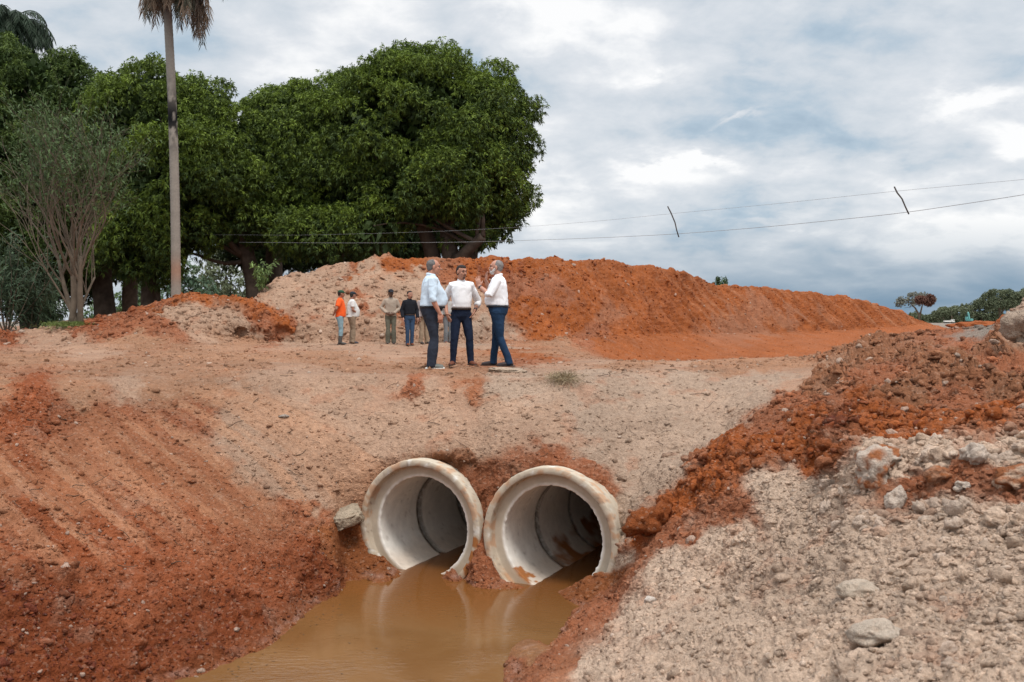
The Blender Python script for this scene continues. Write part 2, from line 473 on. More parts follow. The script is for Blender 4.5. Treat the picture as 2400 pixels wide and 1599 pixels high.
def grid_normals(P):
    du = np.gradient(P, axis=1); dv = np.gradient(P, axis=0)
    n = np.cross(du, dv)
    n /= np.linalg.norm(n, axis=-1, keepdims=True) + 1e-12
    return n


def hit_idx(px, py, PY=None, rmin=0, rmax=None):
    PY = PY0 if PY is None else PY
    c = int(np.argmin(np.abs(PXC - px)))
    col = PY[rmin:rmax, c]
    i = np.nonzero(col <= py)[0]
    return (rmin + (int(i[0]) if len(i) else len(col) - 1)), c


# colour and roughness points: (px, py, kind)
ROW_ = np.cumsum([0] + BANDS)
def rowline(k): return int(ROW_[k])
PAL = {  # linear albedo, clod amplitude, streakiness
 'ridge': ((.275, .074, .016), .6, 1.0), 'bankred': ((.240, .069, .026), .9, .5), 'deep': ((.180, .046, .015), 1.15, 0.),
 'beige': ((.355, .225, .152), .52, .0), 'pale': ((.485, .352, .26), 1.0, .0), 'plat': ((.30, .155, .088), .5, .0),
 'tan': ((.35, .21, .138), .16, .0), 'grey': ((.345, .242, .175), .58, .0), 'mud': ((.235, .078, .026), .6, .0),
 'bedmud': ((.25, .12, .05), .05, 0.), 'far': ((.20, .17, .14), .2, .0), 'orange': ((.265, .070, .017), 1.3, .0),
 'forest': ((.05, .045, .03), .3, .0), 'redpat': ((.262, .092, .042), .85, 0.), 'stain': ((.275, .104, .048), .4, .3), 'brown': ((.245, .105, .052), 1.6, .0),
}
CP = [
 # left bank
 (0,905,'plat'),(60,915,'bankred'),(200,905,'plat'),(30,980,'bankred'),(150,960,'redpat'),(300,950,'redpat'),(400,905,'plat'),(330,1010,'stain'),(150,1040,'stain'),(450,960,'redpat'),(250,1000,'stain'),(200,1150,'stain'),(330,1150,'redpat'),(90,1180,'bankred'),(260,1330,'bankred'),(350,900,'beige'),(100,1040,'bankred'),
 (250,1090,'stain'),(60,1110,'stain'),(380,1080,'stain'),(20,1250,'bankred'),(200,1250,'bankred'),(400,1200,'bankred'),(100,1400,'deep'),(300,1400,'bankred'),(500,1300,'bankred'),
 (480,1090,'stain'),(540,1120,'stain'),(600,1180,'stain'),(660,1220,'stain'),(500,1450,'deep'),(700,1250,'redpat'),(740,1290,'bankred'),(640,1350,'bankred'),(100,1550,'deep'),(300,1550,'deep'),
 (560,1010,'beige'),(620,1080,'beige'),(700,1150,'beige'),(740,1200,'redpat'),(770,1170,'beige'),(690,1190,'redpat'),(770,1330,'deep'),
 (800,1260,'mud'),(820,1330,'mud'),(850,1370,'mud'),(950,1385,'mud'),(760,1385,'deep'),(1125,1370,'redpat'),(1125,1300,'redpat'),
 # embankment face
 (500,900,'plat'),(600,930,'beige'),(700,900,'beige'),(800,900,'beige'),(700,1000,'beige'),(820,1000,'beige'),(860,950,'tan'),(820,1100,'beige'),(910,905,'tan'),(955,925,'redpat'),(940,960,'beige'),(990,950,'beige'),
 (900,1000,'beige'),(1000,1030,'beige'),(1060,1080,'brown'),(1110,1130,'redpat'),(1080,940,'tan'),(1110,925,'stain'),(1120,1020,'beige'),(1150,980,'beige'),(1220,920,'grey'),(1250,1000,'beige'),
 (1290,1060,'redpat'),(1330,1060,'redpat'),(1345,1090,'redpat'),(1370,1040,'grey'),(1300,1020,'beige'),(1400,900,'grey'),(1400,1000,'grey'),(1450,1080,'grey'),(1480,1130,'grey'),(1440,1250,'pale'),(1445,1310,'pale'),
 (1500,950,'grey'),(1600,1000,'grey'),(1560,1080,'grey'),(1640,1030,'grey'),(1650,900,'grey'),(1750,920,'grey'),(1850,890,'tan'),(1400,1140,'grey'),
 # red clods strip on the right bank
 (1500,1200,'orange'),(1540,1230,'orange'),(1480,1270,'orange'),(1600,1180,'orange'),(1680,1130,'orange'),(1640,1100,'orange'),(1700,1060,'orange'),(1760,1080,'orange'),(1820,1040,'orange'),(1880,990,'orange'),(1780,1020,'redpat'),
 (1930,1060,'orange'),(1980,1010,'deep'),(2080,1010,'orange'),(2200,1000,'orange'),(2330,1000,'orange'),(1960,950,'redpat'),(1850,950,'redpat'),(2050,950,'orange'),(2150,930,'brown'),(2250,960,'redpat'),(2350,940,'brown'),
 (1950,900,'brown'),(2100,880,'redpat'),(2250,880,'brown'),(2380,880,'redpat'),(2000,850,'brown'),(2150,830,'brown'),(2250,820,'redpat'),(2350,800,'brown'),(2200,790,'redpat'),(2390,760,'grey'),(2375,745,'grey'),(2330,775,'redpat'),
 # lower edge of the strip
 (1420,1370,'mud'),(1380,1400,'mud'),(1300,1430,'mud'),(1500,1330,'redpat'),(1400,1450,'redpat'),(1300,1520,'redpat'),(1600,1270,'redpat'),(1700,1200,'redpat'),(1200,1570,'redpat'),(1450,1420,'redpat'),(1350,1560,'stain'),
 # pale clay
 (1800,1170,'pale'),(1700,1270,'pale'),(1600,1350,'pale'),(1500,1450,'pale'),(1400,1570,'pale'),(1900,1150,'pale'),(1900,1250,'pale'),(2000,1100,'pale'),(2050,1060,'pale'),(2100,1090,'pale'),(2200,1070,'pale'),(2300,1080,'pale'),(2390,1070,'pale'),
 (2250,1110,'redpat'),(2150,1130,'redpat'),(2340,1130,'redpat'),(2060,1110,'stain'),(2000,1250,'pale'),(2200,1200,'pale'),(2350,1250,'pale'),(1700,1450,'pale'),(1900,1400,'pale'),(2100,1400,'pale'),(2300,1400,'pale'),(1600,1560,'pale'),(1900,1560,'pale'),(2200,1560,'pale'),(2380,1560,'pale'),
 # platform
 (50,850,'plat'),(200,830,'tan'),(150,800,'tan'),(60,800,'tan'),(300,860,'plat'),(300,800,'plat'),(450,830,'plat'),(500,870,'plat'),(600,840,'plat'),(750,840,'plat'),(700,870,'tan'),(850,860,'plat'),(900,835,'tan'),(1000,860,'plat'),(1100,880,'plat'),(1150,840,'plat'),(1200,850,'redpat'),
 (1240,833,'ridge'),(1230,840,'ridge'),(1300,860,'tan'),(1450,855,'plat'),(1550,858,'tan'),(1650,860,'plat'),(1750,862,'plat'),(1850,862,'plat'),(1380,845,'tan'),(1320,830,'plat'),(1300,805,'plat'),
 # left berm
 (20,785,'bankred'),(40,782,'bankred'),(130,765,'tan'),(180,760,'tan'),(260,752,'bankred'),(340,735,'bankred'),(420,715,'ridge'),(500,700,'ridge'),(560,700,'ridge'),(620,715,'ridge'),(380,745,'redpat'),(440,745,'beige'),(480,750,'beige'),(520,755,'beige'),(560,770,'beige'),(300,765,'redpat'),(400,770,'redpat'),(650,740,'ridge'),(640,770,'redpat'),(680,735,'redpat'),(600,740,'redpat'),(680,790,'beige'),(560,800,'plat'),
 # light mound
 (640,675,'beige'),(700,660,'beige'),(760,640,'tan'),(700,700,'beige'),(760,700,'beige'),(800,660,'beige'),(815,645,'redpat'),(845,641,'ridge'),(870,660,'beige'),(800,670,'beige'),(780,650,'beige'),(835,632,'tan'),(860,622,'ridge'),(880,620,'beige'),(900,650,'beige'),(950,625,'ridge'),(975,625,'ridge'),(1000,610,'redpat'),(940,605,'redpat'),(1000,650,'beige'),(850,700,'beige'),(900,720,'beige'),(880,725,'redpat'),(960,760,'redpat'),(760,780,'beige'),(860,790,'tan'),(900,790,'beige'),(1000,790,'beige'),(1000,700,'beige'),(1060,700,'beige'),(1070,640,'redpat'),(1130,680,'beige'),(1110,720,'tan'),(1120,760,'grey'),(700,770,'beige'),
 # red ridge
 (1130,630,'ridge'),(1170,650,'deep'),(1200,620,'ridge'),(1200,690,'redpat'),(1250,700,'redpat'),(1300,650,'ridge'),(1240,740,'ridge'),(1300,770,'ridge'),(1350,730,'ridge'),(1380,610,'redpat'),(1420,605,'stain'),(1450,740,'stain'),(1460,680,'ridge'),(1500,760,'ridge'),(1540,625,'redpat'),(1580,632,'redpat'),
 (1620,700,'ridge'),(1600,760,'ridge'),(1680,690,'ridge'),(1650,730,'ridge'),(1560,730,'ridge'),(1850,770,'ridge'),(1980,770,'ridge'),(1750,690,'ridge'),(1700,740,'stain'),(1740,770,'stain'),(1780,720,'stain'),(1840,740,'stain'),(1880,750,'stain'),(1900,768,'ridge'),(1800,690,'ridge'),(1850,700,'ridge'),(1900,730,'ridge'),(1950,720,'ridge'),(2050,740,'ridge'),(2130,755,'ridge'),(1700,670,'ridge'),
 (1500,800,'ridge'),(1600,820,'ridge'),(1800,810,'ridge'),(2000,800,'ridge'),(2100,780,'ridge'),(2190,770,'ridge'),(1440,815,'ridge'),(1380,800,'redpat'),(2245,772,'far'),(2300,772,'far'),
]


def colourise(P, PY, seed=3):
    """soft nearest-point blend over the sheet, border broken up by noise"""
    n = NR * NC
    Pf = P.reshape(-1, 3)
    pxv = np.broadcast_to(PXC[None, :], (NR, NC)).reshape(-1)
    tv = np.broadcast_to(TT[:, None], (NR, NC)).reshape(-1)
    pyv = PY.reshape(-1)
    lnD = np.log(Pf[:, 1])
    pts = []
    for px, py, kd in CP:
        r, c = hit_idx(px, py)
        pts.append((px, PY0[r, c], math.log(D0[r, c]), kd))
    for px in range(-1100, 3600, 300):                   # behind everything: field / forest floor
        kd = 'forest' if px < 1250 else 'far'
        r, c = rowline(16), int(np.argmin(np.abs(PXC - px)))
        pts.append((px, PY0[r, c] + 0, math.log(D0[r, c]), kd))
        pts.append((px, 760, math.log(300), 'far'))
    for px in range(850, 1300, 90):
        pts.append((px, 1500, math.log(9.6), 'bedmud'))
    for (a, b) in ((-600, 'bankred'), (-1100, 'bankred')):
        for py in (1100, 1500): pts.append((a, py, math.log(9 if py > 1200 else 8), b))
        pts.append((a, 850, math.log(18), 'plat'))
    for a in (2700, 3200):
        pts.append((a, 1400, math.log(4.6), 'pale')); pts.append((a, 1000, math.log(8), 'redpat')); pts.append((a, 850, math.log(11), 'brown'))
    Q = np.array([(p[0], p[1] * 1.35, p[2] * 420) for p in pts], dtype=np.float32)
    CC = np.array([PAL[p[3]][0] + (PAL[p[3]][1], PAL[p[3]][2]) for p in pts], dtype=np.float32)
    # border noise: metres scaled so that it reads at every distance
    sc = np.clip(Pf[:, 1], 4, 200)
    w1 = fbm(Pf * (1 / (sc[:, None] ** .45)), 2.3, 4, seed)
    w2 = fbm(Pf * (1 / (sc[:, None] ** .45)), 2.3, 4, seed + 50)
    w3 = fbm(Pf * (1 / (sc[:, None] ** .45)), 11, 4, seed + 80, .6)
    w4 = fbm(Pf * (1 / (sc[:, None] ** .45)), 11, 4, seed + 95, .6)
    amp = 85.0
    V = np.stack([pxv + w1 * amp + w3 * 50, pyv * 1.35 + w2 * amp + w4 * 50, lnD * 420], -1).astype(np.float32)
    out = np.zeros((n, 5), dtype=np.float32)
    q2 = (Q ** 2).sum(1)
    for s in range(0, n, 60000):
        v = V[s:s + 60000]
        d2 = np.maximum((v ** 2).sum(1)[:, None] + q2[None] - 2 * v @ Q.T, 30.0)
        w = d2 ** -2.7
        w /= w.sum(1, keepdims=True)
        out[s:s + 60000] = w @ CC
    return out.reshape(NR, NC, 5)


# channel frame (pipe axis direction u, across v)
AX = Vector((math.sin(math.radians(24.5)), math.cos(math.radians(24.5)), 0))
VX = Vector((AX.y, -AX.x, 0))
ZW = -2.41
PIPES = [(Vector((-1.195, 12.62, -1.83))), (Vector((0.435, 11.88, -1.82)))]
R_OUT, R_REB, R_IN = .87, .785, .635


def displace(P, C):
    N = grid_normals(P)
    Pf = P.reshape(-1, 3); Nf = N.reshape(-1, 3); Cf = C.reshape(-1, 5)
    d = Pf[:, 1]
    amp = Cf[:, 3]
    far = np.clip(d / 30, 0.0, 3.0)
    h = np.zeros(len(Pf), dtype=np.float32)
    near = d < 26
    idx = np.nonzero(near)[0]
    q = Pf[idx]; a = amp[idx]
    tt = np.broadcast_to(TT[:, None], (NR, NC)).reshape(-1)[idx]
    warp = np.stack([fbm(q, 2.2, 3, 5), fbm(q, 2.2, 3, 6), fbm(q, 2.2, 3, 7)], -1) * .12
    qw = q + warp
    hh = .05 * fbm(q, .9, 4, 21) + (.03 + .065 * a) * a * fbm(q, 2.8, 5, 22, .58)
    f1, f2, cid = worley(qw * 4.2, 31, True)
    clod = np.clip(1 - f1 * 1.45, 0, 1) ** .7 * (cid > .45) * (0.4 + cid)
    hh = hh + .045 * a * a * clod * (1 - .6 * (Cf[idx, 1] > .22))
    f1, f2, cid = worley(qw * 9 + 3, 33, True)
    hh = hh + .045 * a * np.clip((f2 - f1) * 3.2, 0, 1) * (cid - .35) * (cid > .35)
    f1, f2, cid = worley(q * 19 + warp * 30, 37, True)
    hh = hh + .020 * a * np.clip((f2 - f1) * 3.2, 0, 1) * (cid - .2)
    f1, f2 = worley(qw * 24 + 9, 35)
    hh = hh + .007 * (a + .15) * np.clip(1 - f1 * 1.3, 0, 1)
    hh = hh + (.012 + .030 * a) * fbm(q, 8, 5, 41, .62)
    # scraped tooth marks running down the left bank
    u = q[:, 0] * AX.x + q[:, 1] * AX.y
    v = q[:, 0] * VX.x + q[:, 1] * VX.y
    s1 = vnoise(np.stack([u * 5.2 + .25 * v, v * .35, u * 0], -1), 71)
    s2 = vnoise(np.stack([u * 13 + .3 * v, v * .6, u * 0 + 5], -1), 72)
    left = np.clip((-6.2 - v) / .8, 0, 1) * np.clip((-.05 - q[:, 2]) / .2, 0, 1)
    scr = np.clip(fbm(q, .55, 2, 73) * 2.2 + .45, 0, 1) * np.clip((q[:, 2] + 1.9) / .5, 0, 1)
    st = left * scr
    ln = np.clip((s1 - .12) / .22, 0, 1) + .6 * np.clip((s2 - .25) / .2, 0, 1)
    hh = hh * (1 - .40 * st) + st * (.040 * s1 + .018 * s2 - .020 * ln)
    # light wheel marks along the platform
    flat = np.clip(1 - np.abs(q[:, 2]) / .12, 0, 1) * (d[idx] > 13.5)
    tr = vnoise(np.stack([q[:, 1] * 3.1 + .25 * q[:, 0], q[:, 0] * .22, q[:, 0] * 0], -1), 75)
    hh = hh + flat * .022 * tr
    h[idx] = hh
    sand = np.zeros(len(Pf), dtype=np.float32); sand[idx] = st * np.clip(ln * .8, 0, 1)
    # far part: mounds and ridge
    idx = np.nonzero(~near & (d < 140))[0]
    q = Pf[idx]; a = amp[idx]; ff = far[idx]
    nz = np.clip((q[:, 2] + .3) / .6, .15, 1)
    fade = 1 / (1 + .0 * ff)
    hf = .26 * fbm(q, .4, 5, 61, .55) * nz + .16 * a * fbm(q, 1.6, 4, 62, .6) * nz
    f1, f2, cid = worley(q * 2.2, 64, True)
    hf = hf + .12 * np.clip(a, 0, .8) * np.clip(1 - f1 * 1.5, 0, 1) * (cid > .5) * nz
    f1, f2 = worley(q * 5.0, 65)
    hf = hf + .05 * np.clip(1 - f1 * 1.4, 0, 1)
    # rills down the ridge: the fall line runs towards the lower right of the picture
    w_ = q[:, 0] * .80 - q[:, 1] * .60
    s_ = q[:, 0] * .60 + q[:, 1] * .80
    rl = vnoise(np.stack([s_ * .95 + q[:, 2] * 2.0, w_ * .12, q[:, 2] * .25], -1), 81) + .6 * vnoise(np.stack([s_ * 2.4 + q[:, 2] * 4.6, w_ * .2, q[:, 2] * .3], -1), 82)
    rvar = np.clip(.5 + 1.3 * fbm(q, .12, 3, 88), .1, 1.3) * np.clip((3.6 - q[:, 2]) / 1.2, .25, 1)
    hf = hf + .15 * rl * rvar * Cf[idx, 4] * np.clip(q[:, 2] * 2, 0, 1)
    h[idx] = hf
    sand[idx] = Cf[idx, 4] * np.clip(rl * 1.1 - .15, 0, 1) * np.clip(.2 + 2.2 * fbm(q, .10, 2, 97), 0, 1) * .8 * np.clip(q[:, 2] * 2, 0, 1)
    nn = Nf
    flip = np.sign(nn[:, 2:3]); flip[flip == 0] = 1
    nn = nn * flip
    # keep the channel bed under water calm
    und = np.clip((Pf[:, 2] + 2.45) / .12, .15, 1) 
    h = h * und
    Pn = Pf + nn * h[:, None]
    return Pn.reshape(P.shape), sand.reshape(NR, NC), h.reshape(NR, NC)


CBASE = colourise(P0, PY0)
P1, SAND, HH = displace(P0, CBASE)
PY1 = HY + F * (CAMZ - P1[..., 2]) / P1[..., 1]


def terrain_colors():
    rgb = CBASE[..., :3].copy()
    Pf = P1.reshape(-1, 3)
    sand = SAND[..., None]
    rgb = rgb * (1 - .6 * sand) + np.array([.42, .215, .12]) * .6 * sand
    # patchiness at several sizes
    n1 = fbm(Pf, .8, 4, 91).reshape(NR, NC, 1); n2 = fbm(Pf, 4.0, 4, 92).reshape(NR, NC, 1)
    red = np.array([.33, .13, .065]); buff = np.array([.45, .32, .235])
    m = np.clip(n2 * 2.4 - .55, 0, .75)
    rgb = rgb * (1 - m * .45) + red * m * .45
    m = np.clip(-n2 * 2.2 - .6, 0, .75)
    rgb = rgb * (1 - m * .22) + buff * m * .22
    rgb = rgb * (1 + .22 * n1)
    # waterline: damp orange mud, then a thin pale scum rim
    z = P1[..., 2]; near = P1[..., 1] < 13.3
    wetn = fbm(Pf, 3.0, 3, 93).reshape(NR, NC)
    dz = z - ZW + .05 * wetn
    wet = np.clip(1 - dz / .16, 0, 1) * near
    rgb = rgb * (1 - wet[..., None] * .45) + np.array([.22, .075, .024]) * .45 * wet[..., None]
    rim = np.exp(-((dz - .045) / .022) ** 2) * near * np.clip(.45 + 1.2 * fbm(Pf, 6, 2, 94).reshape(NR, NC), 0, 1)
    rgb = rgb * (1 - rim[..., None] * .35) + np.array([.45, .30, .25]) * .35 * rim[..., None]
    a = 1 - wet * .65
    return np.concatenate([np.clip(rgb, .01, 1), a[..., None]], -1)


TC = terrain_colors()


def make_ground():
    ii = np.arange(NR * NC).reshape(NR, NC)
    q = np.stack([ii[:-1, :-1], ii[:-1, 1:], ii[1:, 1:], ii[1:, :-1]], -1).reshape(-1, 4)
    # cut the sheet open where the pipe barrels run
    ctr = (P1[:-1, :-1] + P1[1:, 1:]) / 2
    ctr = ctr.reshape(-1, 3)
    keep = np.ones(len(q), dtype=bool)
    for c in PIPES:
        rel = ctr - np.array(c)
        s = rel @ np.array(AX)
        t = rel @ np.array(VX)
        rr = np.hypot(t, rel[:, 2])
        keep &= ~((rr < R_IN + .07) & (s > -.02) & (s < 9) & (ctr[:, 2] > ZW - .45))
        keep &= ~((rr < R_REB + .02) & (s > -.04) & (s < .2) & (ctr[:, 2] > ZW - .1))
        keep &= ~((rr < R_OUT - .15) & (s > .05) & (s < 9))
    me = np_mesh('ground', P1.reshape(-1, 3), q[keep], SOIL, TC.reshape(-1, 4))
    o = obj('ground', me)
    tag(o, kind='structure')


make_ground()


def surf(px, py, rmin=0, rmax=None):
    r, c = hit_idx(px, py, PY1, rmin, rmax)
    return Vector(P1[r, c]), (r, c)


def ground_z(x, y):
    """height of the finished ground under a point"""
    px = CXP + F * x / y
    c = int(np.argmin(np.abs(PXC - px)))
    r = int(np.argmin(np.abs(P1[:, c, 1] - y)))
    return float(P1[r, c, 2])


# ------------------------------------------------------------------ loose clods and stones
def ico(sub):
    import bmesh
    bm = bmesh.new(); bmesh.ops.create_icosphere(bm, subdivisions=sub, radius=1.0)
    v = np.array([x.co[:] for x in bm.verts]); f = np.array([[w.index for w in x.verts] for x in bm.faces])
    bm.free(); return v, f


ICO = {1: ico(1), 2: ico(2), 3: ico(3), 4: ico(4)}


def rot_mats(n):
    q = rng.normal(size=(n, 4)); q /= np.linalg.norm(q, axis=1, keepdims=True)
    w, x, y, z = q.T
    return np.stack([1 - 2 * (y * y + z * z), 2 * (x * y - z * w), 2 * (x * z + y * w), 2 * (x * y + z * w), 1 - 2 * (x * x + z * z), 2 * (y * z - x * w),
                     2 * (x * z - y * w), 2 * (y * z + x * w), 1 - 2 * (x * x + y * y)], -1).reshape(n, 3, 3)


def clear_of_pipes(p):
    k = np.ones(len(p))
    for c in PIPES:
        rel = p - np.array(c); s = rel @ np.array(AX); t = rel @ np.array(VX)
        k *= ~((np.hypot(t, rel[:, 2]) < R_OUT + .04) & (s > -.08) & (s < 9) & (np.abs(s) < 9))
    return k


def scatter(count, smin, smax, power, rows, pxr, sub, wfun, tint):
    """returns verts, faces, colours of clods resting on the sheet"""
    r = rng.integers(rows[0], rows[1], count * 4)
    cand = np.nonzero((PXC > pxr[0]) & (PXC < pxr[1]))[0]
    c = cand[rng.integers(0, len(cand), count * 4)]
    w = wfun(P1[r, c], CBASE[r, c], r, c) * clear_of_pipes(P1[r, c])
    ok = rng.random(len(r)) < w
    r, c = r[ok][:count], c[ok][:count]
    n = len(r)
    pos = P1[r, c]; col = TC[r, c, :3]
    size = smin * (smax / smin) ** (rng.random(n) ** power)
    V, Fc = ICO[sub]
    k = len(V)
    base = np.repeat(V[None], n, 0)
    # angular, uneven lumps: push verts by noise that differs per clod
    off = rng.random((n, 1, 3)) * 100
    nn = vnoise((base * 1.3 + off).reshape(-1, 3), 5).reshape(n, k, 1) + .6 * vnoise((base * 3.0 + off).reshape(-1, 3), 6).reshape(n, k, 1)
    f1_, f2_ = worley((base * 1.1 + off).reshape(-1, 3), 12)
    base = base * (1 + .5 * nn - (.30 * np.clip(f1_ - .35, 0, 1)).reshape(n, k, 1) * (sub > 1))
    asp = np.stack([.75 + .6 * rng.random(n), .7 + .5 * rng.random(n), .5 + .4 * rng.random(n)], -1)
    base = base * asp[:, None, :]
    base = np.einsum('nij,nkj->nki', rot_mats(n), base)
    base[..., 2] *= .8
    out = base * size[:, None, None] + pos[:, None, :]
    out[..., 2] -= (size * .05)[:, None]
    fc = (Fc[None] + (np.arange(n) * k)[:, None, None]).reshape(-1, 3)
    cc = tint(col, n)
    ccv = np.repeat(cc[:, None, :], k, 1).reshape(-1, 3)
    a = np.ones((len(ccv), 1))
    return out.reshape(-1, 3), fc, np.concatenate([ccv, a], -1)


def merge_parts(parts):
    vs, fs, cs, o = [], [], [], 0
    for v, f, c in parts:
        vs.append(v); fs.append(f + o); cs.append(c); o += len(v)
    return np.concatenate(vs), np.concatenate(fs), np.concatenate(cs)


def soil_tint(jit=.16, pale=.03):
    def f(col, n):
        k = 1 + jit * rng.normal(size=(n, 1))
        c = col * k
        m = (rng.random((n, 1)) < pale)
        return np.clip(np.where(m, c * .4 + np.array([.52, .41, .33]) * .6, c), .02, .8)
    return f


def make_clods():
    outside_water = lambda P: (P[:, 2] > ZW - .01)
    RA, RB, RC = rowline(1) - 20, rowline(6), rowline(10)
    wa = lambda P, C, r, c: outside_water(P) * np.clip(C[:, 3], 0, 1) ** 1.3
    parts = [scatter(30000, .005, .03, 1.6, (RA, rowline(9)), (-150, 2550), 1, wa, soil_tint()),
             scatter(1600, .02, .06, 2.0, (RA, rowline(8)), (-150, 2550), 2, wa, soil_tint(.14, .02))]
    me = np_mesh('clods', *merge_parts(parts)[:2], SOIL, merge_parts_col(parts), smooth=False)
    tag(obj('soil_clods', me), 'loose red and beige soil clods strewn over the ditch banks', 'soil clods', kind='stuff')
    wr = lambda P, C, r, c: (P[:, 0] > 2.2) * np.clip((C[:, 3] - .6) * 2, 0, 1)
    parts = [scatter(2600, .018, .070, 2.0, (rowline(6), rowline(10) + 10), (1800, 2560), 2, wr, soil_tint(.2, .05)),
             scatter(800, .02, .085, 2.2, (rowline(4), rowline(9)), (1480, 2560), 2, lambda P, C, r, c: (C[:, 1] < .2) * np.clip((C[:, 3] - .8) * 2, 0, 1), soil_tint(.15, .02))]
    me = np_mesh('bank_clods', *merge_parts(parts)[:2], SOIL, merge_parts_col(parts), smooth=False)
    tag(obj('soil_clods', me), 'larger red brown clods heaped on the right bank', 'soil clods', kind='stuff')
    # platform and mounds: smaller on screen
    wb = lambda P, C, r, c: np.clip(C[:, 3], 0, 1) * .8 + .1
    parts = [scatter(9000, .015, .07, 2.2, (rowline(9), rowline(12)), (-150, 2450), 1, wb, soil_tint(.18, .03)),
             scatter(8000, .03, .12, 2.6, (rowline(12), rowline(15) + 4), (-150, 2250), 1, wb, soil_tint(.16, .03))]
    me = np_mesh('far_clods', *merge_parts(parts)[:2], SOIL, merge_parts_col(parts), smooth=False)
    tag(obj('soil_clods', me), 'small clods scattered over the platform and dirt mounds', 'soil clods', kind='stuff')
    # pale lumps of clay close to the camera
    wp = lambda P, C, r, c: np.clip((C[:, 1] - .25) * 6, 0, 1) * (P[:, 0] > .3)
    parts = [scatter(300, .012, .05, 2.2, (RA, rowline(6)), (1300, 2550), 3, wp, soil_tint(.08, .25)),
             scatter(260, .03, .085, 1.5, (rowline(3), rowline(6)), (1940, 2560), 3, wp, soil_tint(.12, .35)),
             scatter(14000, .003, .014, 1.4, (RA - 10, rowline(6)), (1200, 2550), 1, wp, soil_tint(.12, .3))]
    me = np_mesh('pale', *merge_parts(parts)[:2], SOIL, merge_parts_col(parts), smooth=True)
    tag(obj('clay_lumps', me), 'pale grey clay lumps covering the near bank', 'clay lumps', kind='stuff')


def merge_parts_col(parts): return merge_parts(parts)[2]


make_clods()


# ------------------------------------------------------------------ single boulders
def boulder(px, py, size, colr, label, asp=(1, 1, .8), seed=0, sink=.25, group=None, sub=4, name='boulder', rough=.35, col2=None, tilt=(0, 0, 0)):
    p, rc = surf(px, py)
    V, Fc = ICO[sub]
    n1 = vnoise(V * 1.1 + seed * 7.3, 5) + .45 * vnoise(V * 2.6 + seed * 3.1, 6) + .22 * vnoise(V * 6 + seed, 7) + .12 * vnoise(V * 14 + seed, 8)
    f1, f2, cid = worley(V * 1.3 + seed * 1.7 + 20, 9, True)
    v = V * (1 + rough * n1)[:, None] * (1 - .25 * np.clip(f1 - .45, 0, 1))[:, None]
    v = v * np.array(asp) * size
    n2 = fbm(V * 2 + seed, 1.0, 4, 3)[:, None]
    c = np.array(colr) * (1 + .15 * n2)
    if col2 is not None:
        m = np.clip(n2 * 5 + .1, 0, 1); c = c * (1 - m) + np.array(col2) * m
    me = np_mesh(name, v, Fc, SOIL, np.concatenate([c, np.ones((len(c), 1))], 1), smooth=True)
    o = obj(name, me, loc=(p.x, p.y, p.z + size * asp[2] * (1 - 2 * sink)))
    o.rotation_euler = tilt
    tag(o, label, 'boulder' if name == 'boulder' else 'slab', group)
    return o


PALE = (.50, .405, .33); REDC = (.30, .11, .045)
boulder(2045, 1130, .15, PALE, 'pale clay boulder with a red stained hollow, tallest on the near bank crest', (1.1, .9, .95), 3, .3, col2=REDC, rough=.5)
boulder(2075, 1085, .12, PALE, 'jagged pale clay boulder behind the tallest one on the bank crest', (1.4, .9, .8), 5, .35, col2=REDC, rough=.5)
boulder(2100, 1185, .085, PALE, 'smooth wedge of pale clay in front of the bank crest', (.9, .7, 1.1), 8, .3, rough=.45)
boulder(2385, 1135, .12, (.46, .31, .22), 'rounded tan boulder with rusty underside at the right picture edge', (1.3, 1, .8), 11, .35, col2=REDC, rough=.45)
boulder(2255, 1145, .05, (.56, .46, .38), 'small whitish flat stone among rusty lumps on the bank crest', (1.3, 1, .7), 13, .3, rough=.5)
boulder(2200, 1125, .08, (.34, .17, .10), 'rust coloured clay lump on the bank crest right of the pale wedge', (1.2, 1, .8), 15, .35, col2=REDC, rough=.5)
boulder(2290, 1075, .09, PALE, 'pale angular clay block at the far side of the crest', (1.2, .9, .8), 17, .4, rough=.5)
boulder(2020, 1390, .075, (.50, .40, .31), 'broad smooth clay stone half buried in the near pale slope', (1.5, 1.1, .7), 19, .3, rough=.28)
boulder(2065, 1500, .085, (.47, .38, .30), 'large low clay stone sunk in the foremost slope', (1.6, 1.2, .7), 23, .3, rough=.28)
boulder(1522, 1412, .05, (.60, .52, .45), 'lone white stone on the slope above the water', (1, .9, .8), 29, .3, rough=.3)
boulder(1540, 1236, .15, (.22, .062, .018), 'big crumbly orange clod beside the right pipe', (1.25, .9, 1.1), 31, .40, rough=.9)
boulder(2402, 795, .19, (.33, .25, .19), 'big grey earth block standing on the right bank skyline', (1.1, .9, 1.1), 61, .30, rough=.7)
boulder(665, 977, .045, (.30, .25, .21), 'grey stone lying on the left embankment slope', (1.5, .9, .6), 41, .35, rough=.3)


def rocky(asp, box=.55, amp=.16, seed=1):
    V, Fc = ICO[4]
    v = np.sign(V) * np.abs(V) ** box
    n = fbm(V * 1.2 + seed, 1.3, 5, seed, .6); n2 = fbm(V * np.array([2, 2, 5]) + seed, 3.0, 4, seed + 4, .6)
    return v * (1 + amp * n + amp * .6 * n2)[:, None] * np.array(asp), Fc, n2


